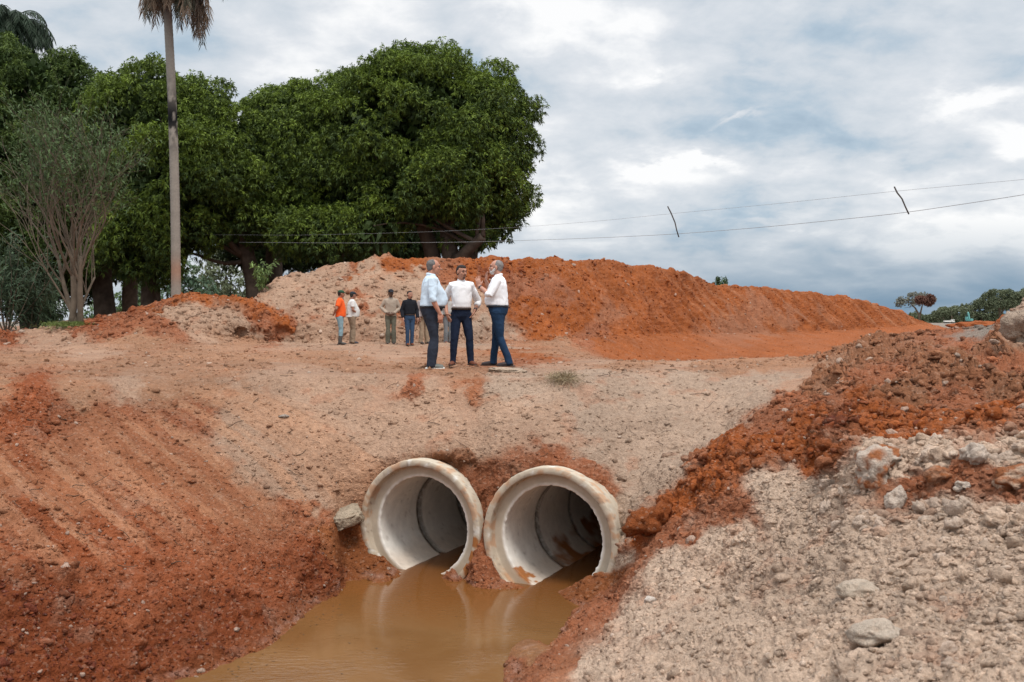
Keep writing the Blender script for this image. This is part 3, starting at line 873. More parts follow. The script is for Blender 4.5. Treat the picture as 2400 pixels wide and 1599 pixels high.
def slab():
    for loc, asp, rot, colr, sd, name, lab in (
            (W(813, 1211, 12.78), (.20, .20, .10), (.2, -.30, .25), (.38, .30, .215), 3, 'broken_slab', 'broken pale concrete slab jammed between the red bank and the left pipe'),
            (None, (.30, .30, .055), (.03, .05, .2), (.40, .30, .22), 8, 'flat_slab', 'flat pale stone slab lying at the feet of the right standing man')):
        v, Fc, n2 = rocky(asp, .6, .30, sd)
        c = np.array(colr)[None] * (1 + .35 * n2)[:, None]
        if loc is None:
            q, _ = surf(1192, 872); loc = Vector((q.x, q.y, q.z - .012))
        o = obj(name, np_mesh(name, v, Fc, SOIL, np.concatenate([c, np.ones((len(c), 1))], 1)), loc=loc)
        o.rotation_euler = rot
        tag(o, lab, 'slab')


slab()


# ------------------------------------------------------------------ water
def make_water():
    n = 120
    xs = np.linspace(-7, 5.5, n); ys = np.linspace(1.0, 19, n)
    X, Y = np.meshgrid(xs, ys)
    V = np.stack([X, Y, np.full_like(X, ZW)], -1).reshape(-1, 3)
    ii = np.arange(n * n).reshape(n, n)
    q = np.stack([ii[:-1, :-1], ii[:-1, 1:], ii[1:, 1:], ii[1:, :-1]], -1).reshape(-1, 4)
    m, T, b = principled('muddy_water', .07, .5)
    geo = T.node('ShaderNodeNewGeometry').outputs['Position']
    n1 = T.noise(geo, .8, 4, .55, .6)
    c = T.mix(T.maprange(n1, .35, .65), (.148, .068, .022, 1), (.185, .094, .036, 1))
    sp = T.node('ShaderNodeSeparateXYZ'); T.l.new(geo, sp.inputs[0])
    # shallower and rustier water near the pipe mouths
    nearp = T.maprange(T.math('ADD', sp.outputs[1], T.math('MULTIPLY', T.math('SUBTRACT', n1, .5), 2.0)), 10.3, 11.8)
    c = T.mix(nearp, c, (.17, .066, .018, 1))
    T.l.new(c, b.inputs['Base Color'])
    b.inputs['IOR'].default_value = 1.33
    mp = T.node('ShaderNodeMapping'); mp.inputs['Rotation'].default_value = (0, 0, .35); mp.inputs['Scale'].default_value = (1.0, 2.6, 1)
    T.l.new(geo, mp.inputs[0])
    rp = T.noise(mp.outputs[0], 9, 3, .5, .3)
    rp2 = T.noise(geo, 1.6, 2, .5)
    calm = T.maprange(sp.outputs[1], 8.5, 11.2, 1.0, .18)
    bn = T.node('ShaderNodeBump'); bn.inputs['Distance'].default_value = .010
    T.l.new(T.math('MULTIPLY', calm, T.maprange(rp2, .4, .6, .2, 1.0)), bn.inputs['Strength'])
    T.l.new(rp, bn.inputs['Height']); T.l.new(bn.outputs[0], b.inputs['Normal'])
    o = obj('water', np_mesh('water', V, q, m))
    tag(o, kind='structure')


make_water()


# ------------------------------------------------------------------ the two concrete pipes
CONC = attr_mat('pipe_concrete', .85, .25, .10, 9, .5, 60, .006)


def lathe(profile, nseg, centre_s=0.0):
    """profile list of (s along axis, r) closed ring; returns verts in pipe frame (s, t, z)"""
    prof = np.array(profile); k = len(prof)
    th = np.linspace(0, 2 * math.pi, nseg, endpoint=False)
    S = np.repeat(prof[None, :, 0], nseg, 0); R = np.repeat(prof[None, :, 1], nseg, 0)
    TH = np.repeat(th[:, None], k, 1)
    V = np.stack([S, R * np.cos(TH), R * np.sin(TH)], -1)
    ii = np.arange(nseg * k).reshape(nseg, k)
    a = ii; b = np.roll(ii, -1, 0); c = np.roll(b, -1, 1); d = np.roll(ii, -1, 1)
    q = np.stack([a, d, c, b], -1).reshape(-1, 4)
    return V.reshape(-1, 3), q, S.reshape(-1), R.reshape(-1), TH.reshape(-1)


def dens(pts, step=.03):
    out = []
    for (a, b) in zip(pts, pts[1:] + pts[:1]):
        a = np.array(a); b = np.array(b)
        n = max(1, int(np.linalg.norm(b - a) / step))
        for i in range(n): out.append(tuple(a + (b - a) * i / n))
    return out


def make_pipe(ci, centre, label):
    root = empty('concrete_pipe', centre)
    root.location.z = ZW - .1
    tag(root, label, 'pipe', 'concrete culvert pipes in the embankment')
    SEG = 1.15
    M = Matrix(((AX.x, VX.x, 0), (AX.y, VX.y, 0), (0, 0, 1)))
    Mn = np.array(M)
    dzc = centre.z - root.location.z
    for k in range(6):
        s0 = k * (SEG + .012)
        if k == 0:
            prof = [(0, R_OUT - .012), (.0, R_REB + .008), (.008, R_REB), (.112, R_REB - .010), (.118, R_REB - .016), (.120, R_REB - .03), (.122, R_IN + .010), (.132, R_IN), (SEG - .075, R_IN), (SEG - .068, R_IN + .03), (SEG, R_IN + .035), (SEG, R_OUT - .1), (.30, R_OUT - .06), (.18, R_OUT), (.012, R_OUT)]
        else:
            ri = R_IN - (.012 if k % 2 else 0.0)
            prof = [(0, R_OUT - .1), (.0, ri + .02), (.012, ri), (SEG - .06, ri), (SEG - .055, ri + .03), (SEG, ri + .03), (SEG, R_OUT - .1)]
        V, q, S, R, TH = lathe(dens(prof), 200)
        # colour: cream concrete, dirt film low down, rusty splashes, chipped edges
        pos = V * np.array([1, 1, 1]) + np.array([s0 + 10 * ci, 0, 0])
        n1 = fbm(pos, 2.5, 4, 5 + ci); n2 = fbm(pos, 9, 4, 15 + ci); n3 = fbm(pos, 26, 3, 25)
        c = np.array([.49, .415, .32])[None] * (1 + .10 * n1 + .07 * n2)[:, None]
        bore = (R < R_IN + .04)
        c = np.where(bore[:, None], np.array([.76, .725, .66]) * (1 + .12 * n1 + .05 * n2)[:, None], c)  # bore colour lightened to stand in for sky light reaching inside
        zr = V[:, 2]
        low = np.clip((-.30 - zr + .10 * n1) / .2, 0, 1) * .45
        c = c * (1 - low[:, None]) + np.array([.42, .27, .155]) * low[:, None]
        splash = np.clip((n2 + .55 * n1 - .25) * 7, 0, 1) * np.clip((-.33 - zr) / .1, 0, 1)
        outer = (R > R_REB - .02) & (k == 0)
        if k == 0:
            rimstain = np.clip((n2 + .4 * n1 - .05) * 5, 0, 1) * outer * .6
            c = c * (1 - rimstain[:, None]) + np.array([.42, .20, .09]) * rimstain[:, None]
            spk = np.clip((n3 - .42) * 9, 0, 1) * outer * .6
            c = c * (1 - spk[:, None]) + np.array([.22, .17, .14]) * spk[:, None]
            wh = np.clip((-n2 - .38) * 6, 0, 1) * outer * .6
            c = c * (1 - wh[:, None]) + np.array([.72, .70, .66]) * wh[:, None]
            if ci == 1:    # thick orange mud on the lower right of the right mouth
                sp = np.clip((.0 - zr - .42 + .12 * n1) * 12, 0, 1) * (V[:, 1] > .28)
            else:          # three blots down the right rim of the left mouth
                sp = 0
                for zz, yy in ((-.10, .80), (-.28, .77), (-.45, .69)):
                    dd = ((V[:, 1] - yy) / .045) ** 2 + ((zr - zz) / .075) ** 2
                    sp = np.maximum(sp, np.clip((1.3 + 1.2 * n2 - dd) * 4, 0, 1))
                sp = sp * (V[:, 0] < .02)
            c = c * (1 - sp[:, None]) + np.array([.33, .13, .04]) * sp[:, None]
            if ci == 1:
                dd = ((V[:, 0] - .22) / .16) ** 2 + ((TH - math.radians(232)) / .22) ** 2
                sp = np.clip((.9 + 2.2 * n2 - dd) * 5, 0, 1) * bore
                c = c * (1 - sp[:, None]) + np.array([.34, .13, .04]) * sp[:, None]
        if k >= 1 and ci == 1:
            sp = np.clip((-.22 - zr + .25 * n1) * 14, 0, 1) * bore * np.clip(n1 * 3 + 1.1, 0, 1)
            c = c * (1 - sp[:, None]) + np.array([.32, .12, .035]) * sp[:, None]
        stain = np.clip((n2 + .3 * n3 - .40) * 5, 0, 1) * bore * .35
        c = c * (1 - stain[:, None]) + np.array([.25, .2, .16]) * stain[:, None]
        # dirty lime line round each joint
        j = bore * (np.exp(-((V[:, 0] - 0) / .03) ** 2) + np.exp(-((V[:, 0] - SEG + .02) / .05) ** 2))
        j = np.clip(j * (.8 + .6 * n3), 0, .85)
        c = c * (1 - j[:, None]) + np.array([.13, .11, .09]) * j[:, None]
        # roughened lip and rim edges
        edge = (np.abs(R - R_IN) < .02) & (V[:, 0] > .10) & (V[:, 0] < .16) if k == 0 else np.zeros(len(R), bool)
        rad = np.hypot(V[:, 1], V[:, 2])
        dr = np.where(edge, .009 * vnoise(pos * 45, 3), 0) + (.006 * n2 if k == 0 else .004 * n2)
        if k == 0: dr = dr + np.where(R > R_OUT - .02, -.018 * np.clip(n2 * 2 - .5, 0, 1) - .006 * np.abs(n3), 0)
        V = V.copy(); V[:, 1:] *= ((rad + dr) / rad)[:, None]
        V[:, 0] += s0 + (.006 * n3 * outer if k == 0 else 0)
        Vw = V @ Mn.T
        Vw[:, 2] += dzc
        me = np_mesh('pipe_section', Vw, q, CONC, np.clip(c, .02, .9))
        obj('pipe_section', me, root)
    # a dark earth plug deep inside
    import bmesh
    bm = bmesh.new(); bmesh.ops.create_cone(bm, cap_ends=True, segments=48, radius1=R_OUT, radius2=R_OUT, depth=.2)
    me = bpy.data.meshes.new('plug'); bm.to_mesh(me); bm.free()
    me.materials.append(plain('plug_soil', (.12, .06, .03), 1))
    o = obj('earth_plug', me, root, loc=(AX.x * 7.1, AX.y * 7.1, dzc))
    o.rotation_euler = AX.to_track_quat('Z', 'Y').to_euler()


make_pipe(0, PIPES[0], 'concrete pipe with three rusty blots on its rim, beside the broken slab')
make_pipe(1, PIPES[1], 'concrete pipe with orange mud splashed inside and caked on its lower right rim')


# ------------------------------------------------------------------ vegetation
LEAF = attr_mat('leaves', .6, .22, .22, 1.0, transl=.13)
BARK = plain('bark', (.075, .055, .042), .95, .1, .35, 3, .8, 12, .03)
PALEBARK = plain('pale_bark', (.16, .125, .092), .9, .1, .25, 3, .6, 14, .02)


def leaf_arrays(pos, dirs, L, Wd, col, droop=.25):
    """kite shaped leaves: 4 verts each"""
    n = len(pos)
    dirs = dirs / (np.linalg.norm(dirs, axis=1, keepdims=True) + 1e-9)
    ref = rng.normal(size=(n, 3))
    side = np.cross(dirs, ref); side /= np.linalg.norm(side, axis=1, keepdims=True) + 1e-9
    L = np.broadcast_to(L, n)[:, None]; Wd = np.broadcast_to(Wd, n)[:, None]
    mid = pos + dirs * L * .45
    tip = pos + dirs * L; tip[:, 2] -= (L * droop)[:, 0]
    V = np.stack([pos, mid - side * Wd / 2, tip, mid + side * Wd / 2], 1).reshape(-1, 3)
    q = np.arange(n * 4).reshape(n, 4)
    C = np.repeat(col, 4, 0)
    return V, q, C


def sph(n):
    v = rng.normal(size=(n, 3)); return v / np.linalg.norm(v, axis=1, keepdims=True)


def tube(path, radii, seg=8, jitter=0.0, cap=True):
    """tapered tube through points"""
    path = [Vector(p) for p in path]
    vs, fs = [], []
    up = Vector((0.13, 0.97, 0.2))
    for i, p in enumerate(path):
        a = path[max(0, i - 1)]; b = path[min(len(path) - 1, i + 1)]
        t = (b - a).normalized() if (b - a).length > 1e-9 else Vector((0, 0, 1))
        x = t.cross(up)
        if x.length < .05: x = t.cross(Vector((1, 0, 0)))
        x.normalize(); y = t.cross(x)
        for k in range(seg):
            an = 2 * math.pi * k / seg
            r = radii[i] * (1 + jitter * rnd.uniform(-1, 1))
            vs.append(p + (x * math.cos(an) + y * math.sin(an)) * r)
    for i in range(len(path) - 1):
        for k in range(seg):
            a = i * seg + k; b = i * seg + (k + 1) % seg
            fs.append((a, b, b + seg, a + seg))
    if cap:
        vs.append(path[0]); vs.append(path[-1]); o = len(vs) - 2; e = (len(path) - 1) * seg
        for k in range(seg):
            fs.append((o, (k + 1) % seg, k, o)); fs.append((o + 1, e + k, e + (k + 1) % seg, o + 1))
    return vs, fs


def tubes_mesh(name, tubes, mat):
    vs, fs, o = [], [], 0
    for v, f in tubes:
        vs += [tuple(x) for x in v]
        for q in f:
            q = tuple(i + o for i in q)
            fs.append(q[:3] if q[0] == q[3] else q)
        o += len(v)
    me = bpy.data.meshes.new(name); me.from_pydata(vs, [], fs)
    for p in me.polygons: p.use_smooth = True
    me.materials.append(mat)
    return me


def bent(a, b, n=8, wob=.15, sag=0.0):
    a = Vector(a); b = Vector(b); L = (b - a).length
    o1, o2 = Vector(sph(1)[0]) * wob * L, Vector(sph(1)[0]) * wob * L * .6
    pts = []
    for i in range(n + 1):
        t = i / n
        pts.append(a.lerp(b, t) + o1 * math.sin(math.pi * t) + o2 * math.sin(2 * math.pi * t) * .6 - Vector((0, 0, sag * L * math.sin(math.pi * t))))
    return pts


def crown_leaves(ells, lobe_r=(.42, 1.05), density=1.0, leaf=(.17, .050), cols=((.038, .062, .014), (.20, .275, .038)), fill=1.0, low=-.75):
    """ells: (centre Vector, (rx, ry, rz)); returns leaf mesh arrays"""
    Cn = np.array([e[0][:] for e in ells]); Rn = np.array([e[1] for e in ells])
    lobes = []
    for (c, r) in zip(Cn, Rn):
        area = 4 * math.pi * (((r[0] * r[1]) ** 1.6 + (r[0] * r[2]) ** 1.6 + (r[1] * r[2]) ** 1.6) / 3) ** (1 / 1.6)
        lr = sum(lobe_r) / 2
        n = int(area / (lr * lr * 1.75))
        u = sph(n)
        p = c + u * r * (.68 + .34 * rng.random((n, 1)) ** .8)
        ok = np.ones(n, bool)
        for c2, r2 in zip(Cn, Rn):
            if (c2 == c).all(): continue
            ok &= (((p - c2) / (r2 * .82)) ** 2).sum(1) > 1
        ok &= u[:, 2] > low
        for q, uu in zip(p[ok], u[ok]): lobes.append((q, rnd.uniform(*lobe_r), uu))
    Ps, Ds, Cs, Ls, Ws = [], [], [], [], []
    c0, c1 = np.array(cols[0]), np.array(cols[1])
    for q, r, uu in lobes:
        nw = max(4, int(150 * density * r * r))
        s = sph(nw)
        s = s + uu * .55 + np.array([0, 0, .30]); s /= np.linalg.norm(s, axis=1, keepdims=True)
        asp = np.array([rnd.uniform(.85, 1.2), rnd.uniform(.85, 1.2), rnd.uniform(.75, 1.0)])
        bump = 1 + .28 * vnoise(s * 2.6 + rnd.uniform(0, 99), 3)[:, None]
        rad = r * (.62 + .48 * rng.random((nw, 1)) ** .6) * bump
        pw = q + s * rad * asp
        tone = rnd.uniform(-.22, .22) + .28 * max(0, uu[2])  # crown and lobe tops lighter: daylight put into the leaf colour
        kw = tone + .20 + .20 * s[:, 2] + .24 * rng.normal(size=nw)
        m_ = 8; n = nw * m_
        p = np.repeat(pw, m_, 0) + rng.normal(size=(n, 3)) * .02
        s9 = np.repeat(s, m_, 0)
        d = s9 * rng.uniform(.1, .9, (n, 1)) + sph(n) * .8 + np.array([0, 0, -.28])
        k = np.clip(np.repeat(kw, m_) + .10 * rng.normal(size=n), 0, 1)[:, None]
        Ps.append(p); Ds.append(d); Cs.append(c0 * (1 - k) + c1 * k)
        Ls.append(leaf[0] * rng.uniform(.7, 1.3, n)); Ws.append(leaf[1] * rng.uniform(.7, 1.3, n))
    # bigger dim sprays fill the inside so that the crown is opaque
    for c, r in zip(Cn, Rn):
        n = int(150 * fill * r[0] * r[1] * r[2] ** .8)
        u = sph(n) * (.25 + .57 * rng.random((n, 1)) ** .5)
        p = c + u * r
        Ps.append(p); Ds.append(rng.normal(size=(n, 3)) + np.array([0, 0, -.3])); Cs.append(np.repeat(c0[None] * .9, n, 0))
        Ls.append(rng.uniform(.35, .6, n)); Ws.append(rng.uniform(.2, .32, n))
    P = np.concatenate(Ps); D = np.concatenate(Ds); C = np.concatenate(Cs); L = np.concatenate(Ls); Wd = np.concatenate(Ws)
    return leaf_arrays(P, D, L, Wd, C)


def E_(px, py, d, rx, ry, rd=None):
    k = d / F
    return (W(px, py, d), np.array([rx * k, (rd if rd else (rx + ry) / 2 * k), ry * k]))


def tree(label, ells, trunks, base, limb_n=7, group='mango trees behind the dirt mounds', name='mango_tree', bark=None, cat='tree', **kw):
    root = empty(name, base)
    tag(root, label, cat, group)
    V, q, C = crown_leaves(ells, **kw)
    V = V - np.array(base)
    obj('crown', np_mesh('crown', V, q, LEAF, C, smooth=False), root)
    tb = []
    for (a, b, r0, r1) in trunks:
        a = Vector(a); b = Vector(b)
        pts = bent(a, b, 8, .05); tb.append(tube(pts, [r0 + (r1 - r0) * i / 8 + (r0 * .35 if i == 0 else 0) for i in range(9)], 10, .05))
        for k in range(limb_n):
            e = rnd.choice(ells); t = Vector(e[0]) + Vector(sph(1)[0] * e[1] * .75)
            st = pts[rnd.randint(4, 8)]
            lp = bent(st, t, 7, .12)
            rr = r1 * rnd.uniform(.35, .7)
            tb.append(tube(lp, [rr * (1 - .8 * i / 7) for i in range(8)], 6, .05))
    tb = [([p - Vector(base) for p in v], f) for v, f in tb]
    obj('trunk', tubes_mesh('trunk', tb, bark or BARK), root)
    return root


def make_mangoes():
    d = 46.0
    g = lambda px, dd: W(px, 640, dd)
    # big round mango on the right
    e = [E_(1000, 285, d, 150, 140), E_(1110, 345, d, 112, 150), E_(900, 335, d, 145, 150), E_(1040, 430, d - 1, 170, 100), E_(1165, 430, d, 62, 95), E_(1168, 515, d, 46, 50), E_(1120, 560, d - 1, 50, 26),
         E_(928, 190, d, 72, 55), E_(1060, 215, d, 60, 48), E_(1140, 240, d, 62, 60), E_(1180, 345, d, 52, 85), E_(960, 470, d - 1.5, 85, 65), E_(880, 540, d - 2.5, 66, 50), E_(1200, 275, d, 30, 30), E_(985, 175, d, 30, 34)]
    t = [(W(1065, 640, d - 1.5), W(1050, 470, d - 1), .42, .30), (W(1090, 650, d - 1), W(1120, 500, d), .45, .26), (W(1020, 640, d - 1), W(960, 450, d - 1), .4, .28), (W(1075, 610, d - 2), W(1132, 555, d - 2.6), .30, .2)]
    tree('tallest round mango tree with bare cut limbs at its foot, rightmost of the row', e, t, (W(1060, 640, d).x, d, .5), limb_n=5)
    d = 47.0
    e = [E_(790, 300, d, 105, 100), E_(720, 400, d, 105, 140), E_(820, 440, d - 1, 110, 110), E_(700, 520, d - 1.5, 80, 75), E_(760, 555, d - 3, 80, 60), E_(690, 300, d, 70, 85)]
    t = [(W(790, 660, d), W(780, 420, d), .5, .3), (W(900, 650, d + 1), W(850, 430, d), .35, .25)]
    tree('mango tree with drooping lower branches touching the pale mound, beside the tallest one', e, t, (W(790, 650, d).x, d, .5))
    d = 53.0
    e = [E_(655, 290, d, 72, 78), E_(640, 400, d, 90, 120), E_(610, 500, d, 60, 90)]
    tree('darker mango tree set back between two fuller crowns, only its dome showing', e, [(W(640, 680, d), W(640, 420, d), .5, .3)], (W(640, 660, d).x, d, .5))
    d = 45.0
    e = [E_(355, 255, d, 92, 100), E_(450, 310, d, 95, 100), E_(540, 355, d, 66, 95), E_(420, 420, d - 1, 150, 120), E_(560, 440, d, 65, 95), E_(380, 535, d - 1.5, 120, 85), E_(520, 500, d - .5, 75, 75), E_(320, 600, d - 1.5, 85, 55), E_(490, 232, d, 50, 34), E_(300, 330, d, 90, 120)]
    t = [(W(352, 760, d - 1), W(365, 520, d), .44, .34), (W(600, 720, d), W(560, 500, d), .4, .3)]
    tree('wide bright mango tree directly behind the tall bare palm trunk', e, t, (W(352, 730, d).x, d, .4))
    d = 49.0
    e = [E_(90, 225, d, 120, 105), E_(195, 262, d, 80, 95), E_(0, 320, d, 150, 190), E_(150, 400, d, 170, 160), E_(-120, 360, d, 150, 230), E_(60, 560, d - 1, 190, 130), E_(230, 500, d - 1, 110, 130), E_(-60, 150, d, 90, 60)]
    t = [(W(252, 780, d - 1), W(240, 520, d), .55, .4), (W(80, 790, d - 1), W(80, 520, d), .5, .4)]
    tree('darker-leaved mango tree at the left picture edge behind the feathery bare-stemmed tree', e, t, (W(252, 740, d).x, d, .4), cols=((.036, .062, .015), (.125, .175, .034)))
    d = 62.0
    dk = ((.018, .036, .010), (.04, .075, .02))  # near-black leaf colour stands for the deep shade under the canopy
    for k_, (px, el, lab) in enumerate(((640, [E_(620, 560, d, 120, 90)], 'filler tree with deep shade painted into its leaves, right of the palm gap'), (830, [E_(800, 560, d, 140, 95)], 'filler tree with deep shade painted into its leaves, behind the pale mound'),
                                  (985, [E_(960, 545, d, 105, 85), E_(1070, 500, d, 80, 75)], 'filler tree with deep shade painted into its leaves, behind the tallest mango'), (310, [E_(300, 500, d, 150, 105)], 'filler tree with deep shade painted into its leaves, behind the tall palm trunk'),
                                  (110, [E_(100, 620, d, 170, 105), E_(220, 640, d, 60, 60)], 'filler tree with deep shade painted into its leaves, behind the left edge thicket'))):
        tree(lab, el, [(W(px, 760, d), W(px, 590, d), .5, .4)], (W(px, 740, d).x, d, .3), cols=dk, density=.6, name='shade_toned_tree', group='filler trees with shade-dark leaves closing the view under the mango canopy', limb_n=0)


def pinnate(base, d0, L, curl, nl, leafL, leafW, col, side_hint=None, hang=0.0, colvar=.2):
    """one arching frond: rachis points and leaflets"""
    d = Vector(d0).normalized(); p = Vector(base)
    pts = [p.copy()]; n = 14
    for i in range(n):
        d = (d + Vector((0, 0, -curl / n * (1 + i / n)))).normalized()
        p = p + d * (L / n); pts.append(p.copy())
    P, D, Ls = [], [], []
    for i in range(nl):
        t = .12 + .88 * i / nl
        k = min(int(t * n), n - 1); fr = t * n - k
        q = pts[k].lerp(pts[k + 1], fr); tan = (pts[k + 1] - pts[k]).normalized()
        s = tan.cross(Vector((0, 0, 1)))
        if s.length < .1: s = Vector((1, 0, 0))
        s.normalize()
        for sg in (-1, 1):
            P.append(q[:]); dd = s * sg * .8 + tan * .55 + Vector((0, 0, -hang)) + Vector(rng.normal(size=3) * .16)
            D.append(dd[:]); Ls.append(leafL * (1 - .55 * abs(t - .45) * 1.6))
    P = np.array(P); D = np.array(D); Ls = np.array(Ls)
    C = np.array(col)[None] * (1 + colvar * rng.normal(size=(len(P), 1)))
    return tube(pts, [.035 * (1 - .8 * i / n) + .006 for i in range(n + 1)], 5), leaf_arrays(P, D, Ls, leafW, np.clip(C, .01, 1), .35)


def palm_crown(root, base, fronds):
    """fronds: list of dict; adds a mesh per frond kind"""
    for kind, lst in fronds.items():
        vs, fs, cs, o = [], [], [], 0
        tubes = []
        for f in lst:
            tb, (V, q, C) = pinnate(**f)
            vs.append(V); fs.append(q + o); cs.append(C); o += len(V)
            tubes.append(tb)
            tv = np.array([x[:] for x in tb[0]]); tf = np.array([t for t in tb[1] if t[0] != t[3]])
            vs.append(tv); fs.append(tf + o); cs.append(np.repeat(C[:1], len(tv), 0)); o += len(tv)
        V = np.concatenate(vs) - np.array(base)
        obj(kind, np_mesh(kind, V, np.concatenate(fs), LEAF, np.concatenate(cs), smooth=False), root)


def make_palms():
    d = 37.0
    b = W(413, 712, d); top = W(387, -70, d)
    root = empty('palm_tree', b)
    tag(root, 'tall grey palm with a skirt of dead brown fronds, rising past the top edge', 'palm tree')
    n = 160; pts, rad = [], []
    for i in range(n + 1):
        t = i / n
        p = b.lerp(top, t) + Vector((.10 * math.sin(t * 3.1), 0, 0))
        r = .172 - .022 * t + .05 * math.exp(-t * 40)
        r *= 1 + (.035 if i % 2 else 0)
        pts.append(p - b); rad.append(r)
    v, f = tube(pts, rad, 20, .012)
    v = np.array([x[:] for x in v]); f4 = np.array([q for q in f if q[0] != q[3]])
    c = np.array([.27, .235, .20])[None] * (1 + .12 * fbm(v * np.array([2, 2, 6]), 1, 4, 3))[:, None]
    H = v[:, 2] / (top.z - b.z)
    dark = np.clip((fbm(v * np.array([1, 1, .6]), 5, 4, 8) + .25) * 4, 0, 1) * np.exp(-((H - .555) / .085) ** 2) * 1.3
    c = c * (1 - .85 * dark[:, None]) + np.array([.03, .027, .025]) * .85 * dark[:, None]
    rd = np.exp(-((H - .10) / .035) ** 2) * .6
    c = c * (1 - rd[:, None]) + np.array([.36, .17, .10]) * rd[:, None]
    upb = np.clip((H - .72) * 3, 0, .5)[:, None]
    c = c * (1 - upb) + np.array([.16, .12, .10]) * upb
    obj('trunk', np_mesh('trunk', v, f4, attr_mat('palm_bark', .9, .15, .12, 14, .7, 30, .012), c), root)
    cr = top + Vector((.25, 0, .85))
    fr = {'dead_fronds': [], 'green_fronds': []}
    for i in range(64):
        a = rnd.uniform(0, 2 * math.pi)
        side = math.cos(a)
        L = rnd.uniform(1.6, 2.6) + (.9 if side > .2 else 0)
        fr['dead_fronds'].append(dict(base=cr - Vector((0, 0, rnd.uniform(-.1, .5))), d0=(math.cos(a) * .62 + .24, math.sin(a) * .7, -.05), L=L * 1.12, curl=rnd.uniform(2.6, 4.5), nl=46, leafL=.55, leafW=.035,
                                      col=rnd.choice([(.22, .15, .10), (.28, .20, .14), (.13, .09, .065), (.10, .10, .07)]), hang=.9))
    for i in range(34):
        a = rnd.uniform(0, 2 * math.pi)
        fr['green_fronds'].append(dict(base=cr + Vector((0, 0, .1)), d0=(math.cos(a) * .8 + .35, math.sin(a), rnd.uniform(.2, 1.4)), L=rnd.uniform(2.4, 3.1), curl=rnd.uniform(1.2, 2.3) + (.7 if math.cos(a) > .3 else 0), nl=70, leafL=.7, leafW=.045,
                                       col=(.06, .085, .04), hang=.75))
    palm_crown(root, b, fr)
    # second palm, only its crown shows above the mangoes
    d = 54.0
    b = W(20, 745, d); top = W(25, 62, d)
    root = empty('palm_tree', b)
    tag(root, 'dark arching palm crown above the mangoes in the top left corner', 'palm tree')
    pts = [b.lerp(top, i / 30) - b for i in range(31)]
    obj('trunk', tubes_mesh('trunk', [tube(pts, [.2] * 31, 12, .02)], BARK), root)
    fr = {'green_fronds': []}
    for i in range(60):
        a = rnd.uniform(0, 2 * math.pi)
        fr['green_fronds'].append(dict(base=top, d0=(math.cos(a), math.sin(a), rnd.uniform(.1, 1.7)), L=rnd.uniform(2.4, 3.3), curl=rnd.uniform(1.5, 2.8), nl=60, leafL=.65, leafW=.05, col=(.035, .055, .032), hang=.6))
    palm_crown(root, b, fr)


def make_thin_tree():
    d = 31.0
    b, _ = surf(182, 745)
    b = Vector((W(182, 745, d).x, d, ground_z(W(182, 745, d).x, d) - .05))
    root = empty('feathery_tree', b)
    tag(root, 'slender tree with pale fanning stems and sparse feathery grey-green leaves', 'tree')
    tubes, tips = [], []

    def grow(p, dr, L, r, lev):
        n = 5; pts = [p.copy()]; q = p.copy(); dd = dr.copy()
        for i in range(n):
            dd = (dd + Vector(rng.normal(size=3) * .07) + Vector((0, 0, .035 if lev < 3 else -.01))).normalized()
            q = q + dd * (L / n); pts.append(q.copy())
        r1 = r * .62
        tubes.append(tube(pts, [r + (r1 - r) * i / n for i in range(n + 1)], 7 if lev < 2 else 5, 0, cap=False))
        if lev >= 5 or r < .005:
            tips.extend(pts[1:]); return
        k = 3
        for j in range(k):
            i = n if j == 0 else rnd.randint(2, n)
            ax = Vector(sph(1)[0]); nd = (dd + ax * rnd.uniform(.28, .55) + Vector((0, 0, .05))).normalized()
            grow(pts[i], nd, L * rnd.uniform(.62, .85), r1 * rnd.uniform(.6, .88), lev + 1)
        if lev >= 3: tips.extend(pts[3:])
    k = d / F
    for (tx, ty, r0, oy, sx) in ((138, 610, .075, .1, -.7), (170, 585, .10, 0, -.15), (190, 600, .09, -.15, .3), (222, 650, .045, .2, .9), (112, 640, .035, -.2, -1.0), (205, 560, .05, .3, .1)):
        t = W(tx, ty, d + oy * 2)
        st = b + Vector((rnd.uniform(-.22, .18), rnd.uniform(-.12, .12), 0))
        pts = bent(st, t, 8, .03)
        tubes.append(tube(pts, [r0 * (1.15 - .5 * i / 8) for i in range(9)], 9, .03))
        for j in range(6 if r0 > .06 else 4):
            i = rnd.choice([5, 6, 7, 8, 8, 8])
            nd = Vector((sx * .45 + rnd.uniform(-.65, .65), rnd.uniform(-.55, .55), rnd.uniform(.75, 1.1))).normalized()
            grow(pts[i], nd, rnd.uniform(1.5, 2.3), r0 * rnd.uniform(.3, .5), 1)
    tubes2 = [([p - b for p in v], f) for v, f in tubes]
    obj('trunk', tubes_mesh('trunk', tubes2, PALEBARK), root)
    T_ = np.array([t[:] for t in tips])
    T_ = T_[T_[:, 2] > W(0, 640, d).z]
    T_ = T_[rng.random(len(T_)) < min(1, 9000 / len(T_))]
    m = max(1, int(9000 / len(T_)))
    P = np.repeat(T_, m, 0); P = P + rng.normal(size=P.shape) * .14
    keep = rng.random(len(P)) < np.clip((P[:, 2] - W(0, 600, d).z) / 3.2, .05, 1)
    P = P[keep]
    D = rng.normal(size=P.shape) * .7 + np.array([.3, 0, -.35])
    C = np.array([.065, .10, .035])[None] * (1 + .25 * rng.normal(size=(len(P), 1)))
    V, q, C = leaf_arrays(P, D, rng.uniform(.10, .2, len(P)), .045, np.clip(C, .02, .3))
    obj('crown', np_mesh('crown', V - np.array(b), q, LEAF, C, smooth=False), root)


